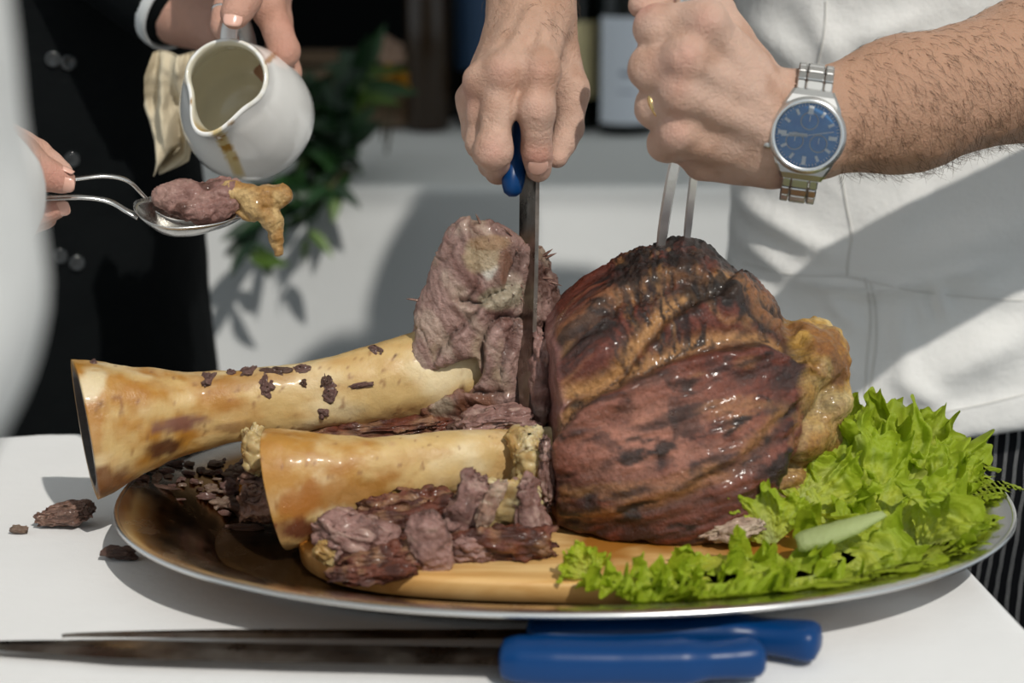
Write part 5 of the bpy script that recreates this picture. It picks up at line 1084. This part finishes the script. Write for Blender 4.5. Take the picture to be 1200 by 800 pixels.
lv = [  # base, tip, normal, length, spread, seed, bowl, ruffle, label, tint, rib
 (LP(985, 640, 1.10), LP(1010, 520, 1.13), (0.1, -1, 0.45), 0.078, 1.25, 11, -0.15, 1.0, 'broad pale green lettuce leaf leaning on the golden fat end of the roast', 0, 1.0),
 (LP(1030, 630, 1.11), LP(1110, 530, 1.15), (0.3, -1, 0.5), 0.084, 1.20, 12, -0.1, 1.1, 'tall frilly lettuce leaf pointing over the right rim towards the pinstriped trousers', .2, .6),
 (LP(990, 560, 1.20), LP(1015, 475, 1.22), (0, -1, 0.3), 0.056, 1.2, 13, 0.1, 1.1, 'small dark lettuce leaf between the roast and the white jacket', .6, .4),
 (LP(1050, 600, 1.17), LP(1100, 495, 1.19), (0.2, -1, 0.4), 0.072, 1.3, 14, 0.0, 1.1, 'dark frilly lettuce leaf standing behind the tall leaf', .45, .5),
 (LP(1020, 640, 1.09), LP(1120, 610, 1.10), (0.1, -0.7, 0.9), 0.072, 1.3, 15, -0.1, 1.1, 'curly lettuce leaf lying flat over the right rim of the platter', .15, .6),
 (LP(960, 640, 1.07), LP(1030, 690, 1.03), (0, -0.5, 1), 0.062, 1.3, 16, 0.1, 1.15, 'curly lettuce leaf drooping over the front rim, right of the board', .1, .5),
 (LP(930, 600, 1.11), LP(960, 560, 1.12), (-0.2, -1, 0.5), 0.050, 1.3, 17, 0.1, 1.0, 'small bright lettuce leaf tucked under the golden fat', 0, .6),
 (LP(870, 650, 1.06), LP(880, 705, 1.00), (0, -0.5, 1), 0.052, 1.3, 18, 0.1, 1.2, 'frilly lettuce leaf hanging towards the blue knife handles', .1, .5),
 (LP(905, 640, 1.07), LP(895, 600, 1.075), (-0.2, -1, 0.4), 0.036, 1.1, 19, 0.0, 1.0, 'small upright lettuce leaf in front of the roast', 0, .6),
 (LP(800, 690, 1.02), LP(790, 700, 0.99), (0, -0.7, 1), 0.036, 1.5, 20, 0.15, 1.3, 'narrow curly lettuce leaf along the front edge of the board', 0, .2),
 (LP(735, 692, 1.02), LP(722, 702, 0.99), (0, -0.7, 1), 0.032, 1.5, 21, 0.15, 1.3, 'curly lettuce tip at the far end of the leaf row, nearest the bones', 0, .2),
 (LP(690, 680, 1.022), LP(680, 655, 1.024), (0, -1, 0.5), 0.020, 1.2, 22, 0.0, 1.3, 'tiny upright lettuce frill beside the front of the roast', 0, .2),
 (LP(850, 690, 1.03), LP(840, 702, 1.0), (0, -0.7, 1), 0.040, 1.5, 23, 0.15, 1.3, 'curly lettuce leaf between the narrow leaf and the hanging leaf', 0, .2),
 (LP(1075, 650, 1.08), LP(1100, 640, 1.07), (0.3, -0.8, 0.7), 0.050, 1.5, 24, 0.1, 1.2, 'bunched lettuce leaf filling the right end of the platter', .2, .4),
 (LP(1000, 590, 1.15), LP(960, 530, 1.14), (-0.2, -1, 0.5), 0.055, 1.3, 26, -0.1, 1.1, 'ruffled lettuce leaf pressed against the side of the roast', .1, .6),
 (LP(1090, 620, 1.13), LP(1150, 560, 1.15), (0.2, -1, 0.4), 0.055, 1.3, 27, 0.0, 1.1, 'frilled lettuce leaf with its edge beyond the platter rim', .3, .5),
 (LP(920, 670, 1.04), LP(905, 690, 1.01), (0, -0.7, 1), 0.045, 1.5, 28, 0.15, 1.3, 'curly lettuce leaf next to the hanging one, over the board corner', .0, .3),
 (LP(1040, 670, 1.06), LP(1070, 690, 1.03), (0.2, -0.7, .8), 0.05, 1.5, 29, 0.1, 1.2, 'curly lettuce leaf where the platter rim leaves the table', .2, .3),
 (LP(765, 690, 1.02), LP(760, 704, 0.99), (0, -0.7, 1), 0.034, 1.5, 30, 0.15, 1.3, 'narrow curly lettuce leaf overlapping its neighbour near the board front', 0, .2),
 (LP(820, 690, 1.02), LP(815, 704, 0.99), (0, -0.7, 1), 0.036, 1.5, 31, 0.15, 1.3, 'bright curly lettuce leaf in the middle of the front leaf row', 0, .2),
 (LP(1010, 650, 1.07), LP(985, 670, 1.04), (0.0, -0.8, .8), 0.052, 1.5, 32, 0.1, 1.2, 'lettuce leaf bunched below the thick pale rib', .1, .3),
 (LP(1060, 640, 1.10), LP(1020, 660, 1.06), (0.1, -0.8, .8), 0.055, 1.5, 33, 0.1, 1.2, 'lettuce leaf filling the hollow of the platter beyond the board', .2, .3),
 (LP(960, 690, 1.03), LP(940, 700, 1.0), (0, -0.7, 1), 0.046, 1.5, 25, 0.15, 1.25, 'crinkled lettuce leaf lying on the front rim below the pale rib', .1, .3),
]
for b_, t_, n_, L, sp_, sd2, bw_, rf, lb, ti, rb_ in lv: lettuce_leaf(b_, t_, n_, L, sp_, sd2, bw_, rf, lb, tint=ti, rib=rb_)
# pale thick rib
q = spline([LP(934, 636, 1.045), LP(965, 628, 1.045), LP(1000, 616, 1.048), (LP(1035, 602, 1.055))], 24)
v, f = tube(q, np.interp(np.linspace(0, 1, 24), [0, .1, .5, 1], [0.006, 0.0085, 0.008, 0.003]), 16, 0.6, up=(0.2, 1, 0.2)); v = v + 0.0008 * fbm(v * 150, 3, 4)[:, None]
single('lettuce_rib', 'thick pale lettuce rib lying across the curly leaves', 'lettuce', v, f, 'lettuce', np.tile(np.array([0.60, 0.68, 0.32]), (len(v), 1)))

# ------------------------------------------------------------------ loose meat
def chunk_mesh(seed, nu=30, nv=22, rough=0.35, p=2.6, fine=0.12):
    th, ph = np.meshgrid(np.linspace(0, 2 * math.pi, nu, endpoint=False), np.linspace(0.05, math.pi - 0.05, nv)); e = 2 / p
    sg = lambda x: np.sign(x) * np.abs(x) ** e
    q = np.stack([sg(np.cos(th)) * sg(np.sin(ph)), sg(np.sin(th)) * sg(np.sin(ph)), sg(np.cos(ph))], -1).reshape(-1, 3)
    q = q * (1 + rough * fbm(q * 1.3 + seed, 3, seed) + fine * fbm(q * np.array([2.5, 7, 7]) + seed, 3, seed + 2))[:, None]
    return q, gridf(nv, nu, True)
KIND = {'mauve': ((0.37, 0.205, 0.175), (0.23, 0.115, 0.095), (0.54, 0.36, 0.30)), 'brown': ((0.24, 0.13, 0.095), (0.14, 0.072, 0.052), (0.36, 0.22, 0.165)), 'fat': ((0.50, 0.37, 0.17), (0.38, 0.22, 0.07), (0.66, 0.55, 0.34)), 'red': ((0.17, 0.045, 0.022), (0.07, 0.018, 0.01), (0.36, 0.19, 0.10)), 'pale': ((0.52, 0.36, 0.27), (0.38, 0.22, 0.16), (0.66, 0.52, 0.40))}
def chunk_col(q, kind, seed):
    a, b, c = map(np.array, KIND[kind]); col = mix(a, b, sst(-.2, .3, fbm(q * np.array([1.5, 4, 4]) + seed, 4, seed + 5))); return mix(col, c, 0.8 * sst(0.1, 0.4, fbm(q * np.array([2, 6, 6]) + seed, 4, seed + 8)))
PROTO = {}
for kd in ('mauve', 'brown', 'pale'):
    for k in range(3):
        q, f = chunk_mesh(50 + k + 10 * len(PROTO), 26, 18, 0.7, 2.4, 0.4); PROTO[kd, k] = make_mesh('meat_scrap', q, f, 'cut_meat', chunk_col(q, kd, 50 + k))
def scrap(c, size, rz, kd, label, group, nrml=(0, 0, 1), k=None):
    k = random.randrange(3) if k is None else k; o = bpy.data.objects.new('meat_scrap', PROTO[kd, k]); C.objects.link(o)
    n = Vector(nrm(nrml)); R = n.to_track_quat('Z', 'Y').to_matrix().to_4x4() @ Matrix.Rotation(rz, 4, 'Z')
    o.matrix_world = Matrix.Translation(Vector(c)) @ R @ Matrix.Diagonal((*size, 1)); tag(o, label, 'meat scrap', group); return o
G1 = 'meat flakes on the long bone'
for i, (px, py, a, b, rz, kd) in enumerate([(245, 442, 0.0075, 0.0026, 2.2, 'mauve'), (241, 441, 0.005, 0.0016, 0.5, 'brown'), (290, 434, 0.006, 0.004, 0.3, 'mauve'), (313, 454, 0.0045, 0.0045, 0, 'mauve'), (310, 444, 0.0045, 0.0018, 1.7, 'brown'), (385, 458, 0.005, 0.0055, 0.4, 'mauve'), (383, 447, 0.003, 0.004, 0.4, 'brown'), (420, 452, 0.0085, 0.0018, -0.2, 'brown'), (378, 485, 0.003, 0.003, 0, 'brown'), (325, 427, 0.009, 0.003, 0.1, 'brown'), (352, 424, 0.006, 0.003, -.3, 'brown'), (440, 401, 0.006, 0.0025, 0.2, 'brown'), (355, 448, 0.0028, 0.002, 0.6, 'brown'), (270, 436, 0.004, 0.0025, 0.1, 'mauve'), (110, 425, 0.004, 0.002, .2, 'brown')]):
    h_ = hit(px, py, ['rear'])
    if h_ is None: h_ = hit(px, py + 8, ['rear'])
    scrap(h_[0] + h_[1] * 0.0016, (a, b * 1.15, 0.0032), rz, 'mauve' if i % 3 else kd, 'small shred of meat stuck on the long bare bone', G1, h_[1])
G2 = 'meat crumbs in the platter juice'
pts = [(195, 554, 9, 3), (184, 561, 5, 5), (168, 561, 7, 4), (194, 573, 15, 2.2), (213, 587, 5, 1.4), (248, 574, 8, 5), (240, 584, 12, 4), (256, 592, 13, 8), (268, 574, 11, 10), (270, 590, 8, 8), (246, 556, 6, 3), (277, 554, 12, 7), (222, 556, 7, 3), (270, 560, 10, 6), (228, 566, 4, 4), (236, 552, 5, 3), (262, 603, 9, 3), (205, 545, 10, 4), (288, 620, 22, 4), (252, 545, 8, 4), (300, 545, 9, 8), (298, 560, 8, 6), (180, 548, 6, 3), (214, 570, 5, 2), (235, 575, 4, 2), (258, 578, 5, 2), (285, 545, 8, 4), (222, 545, 6, 3), (300, 606, 9, 7), (285, 600, 14, 14)]
r_ = np.random.default_rng(5)
for _ in range(46):
    px, py = r_.uniform(165, 305), r_.uniform(540, 602)
    if py < 618 - 0.42 * (px - 150) * 0 and py > 540 + (200 - px) * 0.1 and py < 560 + (px - 150) * 0.35: pts.append((px, py, r_.uniform(2, 6), r_.uniform(1.2, 3.2)))
for i, (px, py, a, b) in enumerate(pts):
    hh = hit(px, py, ['platter', 'gravy', 'board']); c = hh[0] if hh else PZ(px, py, 0.776); s = S(py, c[1]); kd = 'brown' if i in (17, 18, 29, 28) or i % 7 == 3 else ('pale' if i % 2 else 'mauve')
    scrap(c + np.array([0, 0, 0.0012]), (a * s, max(b * s * 1.3, 0.0012), min(b * s * 0.8, 0.006)), random.uniform(-.5, .5), kd, 'crumb of meat lying in the dark juice behind the front bone', G2)
scrap(PZ(22, 622, 0.751) + np.array([0, 0, 0.001]), (0.0052, 0.003, 0.0022), -0.2, 'pale', 'tiny tan crumb of meat farthest from the platter on the tablecloth', None, k=1)
scrap(PZ(143, 650, 0.752) + np.array([0, 0, 0.002]), (0.0095, 0.005, 0.0035), -0.1, 'brown', 'middle sized brown meat scrap on the cloth below the platter rim', None, k=2)
def chunk(name, px, py, Y, rx, ry, rd, deg, kd, label, seed, rough=0.4, group=None, matn='cut_meat', p=2.6, tilt=0, fine=0.14, zmin=0.7566):
    g_ = 1.2 if 500 <= seed <= 510 else 1.0; rx, ry = rx * g_, ry * g_; q, f = chunk_mesh(seed, 76, 54, rough, p, fine); s = S(py, Y); M = (rot('Y', -deg) @ rot('X', tilt)).T; v = (q * np.array([rx, rd, ry]) * s) @ M; n = vnormals(v, f)
    a = v @ M.T; k = min(rx, ry, rd) * s; rag = np.minimum(k * 0.6, 0.007); wet = matn in ('roast', 'fat')
    v = v + n * (rag * 1.3 * fbm(a * np.array([70, 95, 95]) + seed, 5, seed + 20, 0.55) + (0.0016 * fbm(v * 240 + seed, 3, seed + 21) if wet else 0.0009 * rid(a * np.array([50, 170, 170]) + seed, 4, seed + 21, 0.6)))[:, None] + P(px, py, Y); v[:, 2] = np.maximum(v[:, 2], zmin)
    a_, b_, c_ = map(np.array, KIND[kd]); n1 = fbm(v * 90, 4, seed + 30); n2 = fbm((v * 120 if wet else a * np.array([80, 300, 300])) + seed, 4, seed + 31)
    col = mix(a_, b_, sst(-.2, .3, n1)); col = mix(col, c_, 0.8 * sst(0.05, 0.4, n2)); col = mix(col, b_ * 0.5, 0.7 * sst(0.2, 0.4, fbm(v * 130, 3, seed + 33)))
    return single(name, label, 'meat', v, f, matn, col, group=group)
q0 = PZ(77, 602, 0.757); o_ = chunk('meat_scrap', 77, 602, q0[1], 34, 12, 18, 9, 'brown', 'largest brown scrap of meat fallen on the white tablecloth', 530, .22, p=3.2, zmin=0.7502); o_['category'] = 'meat scrap'
G3 = 'carved meat heaped under the front bone'
chunk('meat_piece', 420, 632, 1.062, 40, 22, 34, -14, 'mauve', 'crumbly mauve meat piece under the open end of the front bone', 500, .5)
chunk('meat_piece', 455, 655, 1.045, 45, 16, 26, 6, 'red', 'glossy dark red jelly coated meat hanging off the board edge', 501, .5, matn='roast')
chunk('meat_piece', 432, 672, 1.03, 38, 9, 16, 6, 'red', 'thin wet strip of meat at the bottom of the heap by the rim', 502, .6, matn='roast')
chunk('meat_piece', 505, 636, 1.040, 21, 36, 12, 4, 'mauve', 'spade shaped brown slice of meat hanging over the board edge', 503, .22, p=2.2)
chunk('meat_piece', 545, 596, 1.07, 19, 42, 16, -28, 'mauve', 'long mauve strip of meat slanting down under the front bone', 504, .35)
chunk('meat_piece', 585, 592, 1.085, 40, 30, 28, 0, 'fat', 'translucent golden fat lump under the front bone', 505, .35, matn='fat')
chunk('meat_piece', 575, 590, 1.055, 9, 26, 7, -20, 'pale', 'pale forked gristle strand on the golden fat', 506, .5)
chunk('meat_piece', 622, 605, 1.075, 16, 44, 22, 14, 'mauve', 'mauve strip of meat hanging beside the cut face of the roast', 507, .4)
chunk('meat_piece', 590, 638, 1.06, 52, 18, 26, 3, 'red', 'reddish brown meat along the board in front of the roast', 508, .4, matn='roast')
chunk('meat_piece', 548, 640, 1.055, 26, 16, 20, 0, 'mauve', 'knobbly mauve meat beside the spade shaped slice', 509, .5)
chunk('meat_piece', 470, 602, 1.09, 50, 22, 30, 8, 'red', 'dark meat in the shade of the front bone', 510, .5)
chunk('meat_piece', 383, 646, 1.055, 16, 12, 14, -25, 'fat', 'yellow fat nub beside the open end of the front bone', 511, .3, matn='fat')
chunk('meat_piece', 620, 548, 1.118, 24, 40, 30, 0, 'fat', 'yellowish gristle where the front bone meets the roast', 512, .35, matn='fat')
chunk('meat_piece', 585, 492, 1.148, 45, 14, 30, 4, 'mauve', 'pale mauve shavings of meat lying on the front bone by the knife tip', 513, .55)
chunk('meat_piece', 634, 445, 1.165, 13, 62, 26, -2, 'mauve', 'upright pink slice of meat between the knife and the roast', 514, .3)
chunk('meat_piece', 440, 500, 1.185, 90, 14, 40, 4, 'red', 'dark scorched meat along the underside of the long bone', 515, .5, matn='roast')
chunk('meat_piece', 560, 512, 1.175, 60, 22, 40, 0, 'brown', 'dark brown meat behind the front bone under the carved chunk', 516, .4)
chunk('meat_piece', 300, 535, 1.150, 14, 34, 14, 8, 'fat', 'glazed golden strand hanging behind the open end of the front bone', 517, .5, matn='fat')
chunk('meat_piece', 300, 590, 1.13, 22, 24, 24, 0, 'brown', 'dark lump of meat behind the open end of the front bone', 518, .4)
chunk('meat_piece', 860, 618, 1.075, 40, 9, 20, 14, 'pale', 'pale wet shreds of meat under the right side of the roast', 519, .6, matn='roast')
chunk('meat_piece', 400, 545, 1.165, 110, 16, 50, 2, 'brown', 'flat dark meat on the platter between the two bones', 520, .5)
chunk('meat_piece', 640, 555, 1.10, 10, 48, 16, 4, 'mauve', 'thin pink slice leaning on the carved face of the roast', 521, .4)
v, f = lathe([(0.001, 0), (0.010, 0), (0.0112, 0.0012), (0.0105, 0.003), (0.009, 0.0034), (0.001, 0.0030)], 40, PZ(292, 573, 0.763), (0.05, -0.15, 1)); single('orange_slice', 'small golden orange slice among the meat crumbs in the platter', 'fruit slice', v, f, 'orange_slice')

# ------------------------------------------------------------------ things on the back table
def bottle(px, Yb, r, h, label, lab, glass='bottle_glass', group='bottles on the back table', text=False):
    x = P(px, 135, Yb)[0]; base = np.array([x, Yb, TZ]); t = thing('wine_bottle', label, 'bottle', base, group)
    v, f = lathe([(r * .5, 0.004), (r * .9, 0), (r, 0.006), (r, h * .62), (r * .93, h * .68), (r * .6, h * .75), (r * .40, h * .80), (r * .38, h * .95), (r * .43, h * .955), (r * .43, h * .985), (r * .38, h), (r * .2, h)], 40, base); part(t, 'glass', v, f, glass)
    if lab:
        a = np.linspace(-2.6, -0.55, 30) if lab[0] != 'blue_label' else np.linspace(-3, 0, 30); R = [[base + np.array([math.cos(q) * (r + .0006), math.sin(q) * (r + .0006), z]) for q in a] for z in np.linspace(lab[1], lab[2], 4)]
        lb_ = part(t, 'paper_label', np.array(R).reshape(-1, 3), gridf(4, 30), lab[0])
        if text:
            for q0, z0, w_, hh in ((-1.75, .085, .008, .005), (-1.60, .084, .010, .006), (-1.45, .085, .006, .005), (-1.62, .06, .022, .002)):
                v, f = box(base + np.array([math.cos(q0) * (r + .001), math.sin(q0) * (r + .001), z0]), w_, 0.0006, hh, (-math.sin(q0), math.cos(q0), 0), (math.cos(q0), math.sin(q0), 0)); part(lb_, 'printed_mark', v, f, 'grey_print')
bottle(733, 2.72, 0.041, 0.31, 'dark wine bottle with a large pale blue white label, between the two hands', ('pale_label', 0.016, 0.16), text=True)
bottle(672, 2.76, 0.038, 0.30, 'dark wine bottle with a plain cream label beside the pale blue label', ('cream_label', 0.045, 0.15))
bottle(502, 2.74, 0.030, 0.30, 'slim brown bottle standing behind the greenery', None, 'brown_glass')
bottle(535, 2.86, 0.030, 0.31, 'slim black bottle beside the slim brown bottle', None)
bottle(560, 2.78, 0.030, 0.30, 'dark bottle with a blue label behind the hand holding the knife', ('blue_label', 0.08, 0.19))
c = P(405, 90, 2.80); v, f = box((c[0], 2.80, TZ + 0.045), 0.20, 0.12, 0.09, bev=0.04); cr_ = thing('wooden_crate', 'low grey brown wooden crate behind the greenery', 'crate', (c[0], 2.8, TZ))
for k in range(3):
    v, f = box((c[0], 2.74, TZ + 0.018 + k * 0.031), 0.21, 0.010, 0.028, bev=0.1); part(cr_, 'slat', v, f, 'crate_wood', smooth=False); v, f = box((c[0], 2.86, TZ + 0.018 + k * 0.031), 0.21, 0.010, 0.028, bev=0.1); part(cr_, 'slat', v, f, 'crate_wood', smooth=False)
for s in (-1, 1):
    v, f = box((c[0] + s * 0.1, 2.8, TZ + 0.048), 0.010, 0.11, 0.09, bev=0.1); part(cr_, 'end_panel', v, f, 'crate_wood', smooth=False)
v, f = box((c[0], 2.8, TZ + 0.088), 0.21, 0.13, 0.008, bev=0.1); part(cr_, 'lid', v, f, 'crate_wood', smooth=False)
def leaf_mesh():
    nu, nv = 14, 7; R = []
    for u in np.linspace(0, 1, nu):
        w = math.sin(math.pi * u ** 0.8) ** 0.9 * 0.17 + 0.002
        for s in np.linspace(-1, 1, nv): R.append((s * w, u, 0.10 * s * s * w / 0.17 * 0.6 - 0.22 * u * u))
    return np.array(R), gridf(nu, nv)
lvq, lff = leaf_mesh(); LM = []
for k, cc in enumerate([(0.014, 0.045, 0.015), (0.025, 0.075, 0.02), (0.08, 0.15, 0.02), (0.010, 0.03, 0.014)]): LM.append(make_mesh('leaf', lvq, lff, 'leaf_green', np.tile(np.array(cc), (len(lvq), 1)) * (0.8 + 0.4 * rng.random((len(lvq), 1)))))
def sprig(pts, label, nl, L, seed):
    r = np.random.default_rng(seed); q = spline(pp(pts), 40); t = thing('foliage_sprig', label, 'greenery', q[0], 'green sprigs on the back table'); v, f = tube(q, np.linspace(0.0025, 0.001, 40), 6); part(t, 'stem', v, f, 'twig')
    T = np.gradient(q, axis=0)
    for k in range(nl):
        i = int(np.clip(2 + 37 * (k + r.random()) / nl, 0, 39)); d = nrm(nrm(T[i]) * 0.7 + r.normal(size=3) * 0.6 + np.array([0, -0.25, 0])); up = nrm(r.normal(size=3) * 0.6 + np.array([0, -0.6, 0.8])); s = nrm(np.cross(d, up)); n = np.cross(s, d); l = L * r.uniform(0.65, 1.2)
        o = bpy.data.objects.new('leaf', LM[int(r.choice(4, p=[.4, .3, .12, .18]))]); C.objects.link(o); M = Matrix([[s[0] * l, d[0] * l, n[0] * l, q[i][0]], [s[1] * l, d[1] * l, n[1] * l, q[i][1]], [s[2] * l, d[2] * l, n[2] * l, q[i][2]], [0, 0, 0, 1]])
        o.parent = t; o.matrix_world = M; o.matrix_parent_inverse = Matrix.Identity(4); o.matrix_basis = Matrix.Translation(-Vector(q[0])) @ M
sprig([(400, 190, 2.36), (395, 140, 2.40), (420, 100, 2.44), (440, 72, 2.50)], 'leafy sprig rising beside the yellow flower', 30, 0.065, 1)
sprig([(410, 200, 2.33), (375, 180, 2.33), (350, 205, 2.32), (330, 225, 2.31)], 'leafy sprig lying along the table edge behind the jug', 30, 0.065, 2)
sprig([(415, 195, 2.33), (385, 215, 2.29), (350, 235, 2.28), (310, 262, 2.27), (292, 300, 2.26)], 'sprig drooping over the front edge of the back table', 22, 0.062, 3)
sprig([(380, 195, 2.33), (405, 170, 2.36), (400, 140, 2.38), (370, 120, 2.42)], 'short bushy sprig in the middle of the greenery', 30, 0.06, 4)
sprig([(400, 200, 2.31), (385, 225, 2.27), (365, 250, 2.26), (362, 285, 2.26)], 'thin sprig hanging beside the drooping one', 9, 0.05, 5)
sprig([(360, 170, 2.36), (345, 150, 2.38), (345, 125, 2.40), (352, 105, 2.42)], 'sprig standing right behind the white jug', 22, 0.06, 6)
def flower(px, py, Y, r, mname, label, n=14):
    c = P(px, py, Y); t = thing('flower', label, 'flower', c); d0 = nrm(CAM - c + np.array([0, 0, 0.6]))
    s = nrm(np.cross(d0, (0, 0, 1))); w = np.cross(s, d0)
    for k in range(n):
        a = 2.4 * k; rad = s * math.cos(a) + w * math.sin(a); l = r * (0.6 + 0.4 * k / n); el = 0.9 - 0.7 * k / n; dd = nrm(rad + d0 * el); side = np.cross(d0, rad); R = []
        for u in np.linspace(0, 1, 6):
            for q in np.linspace(-1, 1, 5): R.append(c + dd * l * u + side * q * l * 0.42 * math.sin(math.pi * min(u * .8 + .12, 1)) + d0 * (0.15 * l * u * u + 0.1 * l * q * q))
        part(t, 'petal', np.array(R), gridf(6, 5), mname)
    v, f = lathe([(0.001, 0), (r * .2, 0), (r * .22, r * .15), (r * .1, r * .25), (0.001, r * .26)], 16, c, d0); part(t, 'flower_centre', v, f, mname)
    v, f = tube(spline([c, c + np.array([0, 0.01, -0.03]), np.array([c[0] - 0.01, c[1] + 0.01, TZ + 0.002])], 10), 0.002, 6); part(t, 'stem', v, f, 'twig')
flower(460, 98, 2.52, 0.028, 'petal', 'yellow flower at the right end of the greenery'); flower(455, 62, 2.62, 0.026, 'petal_pale', 'pale pinkish flower above the yellow flower')
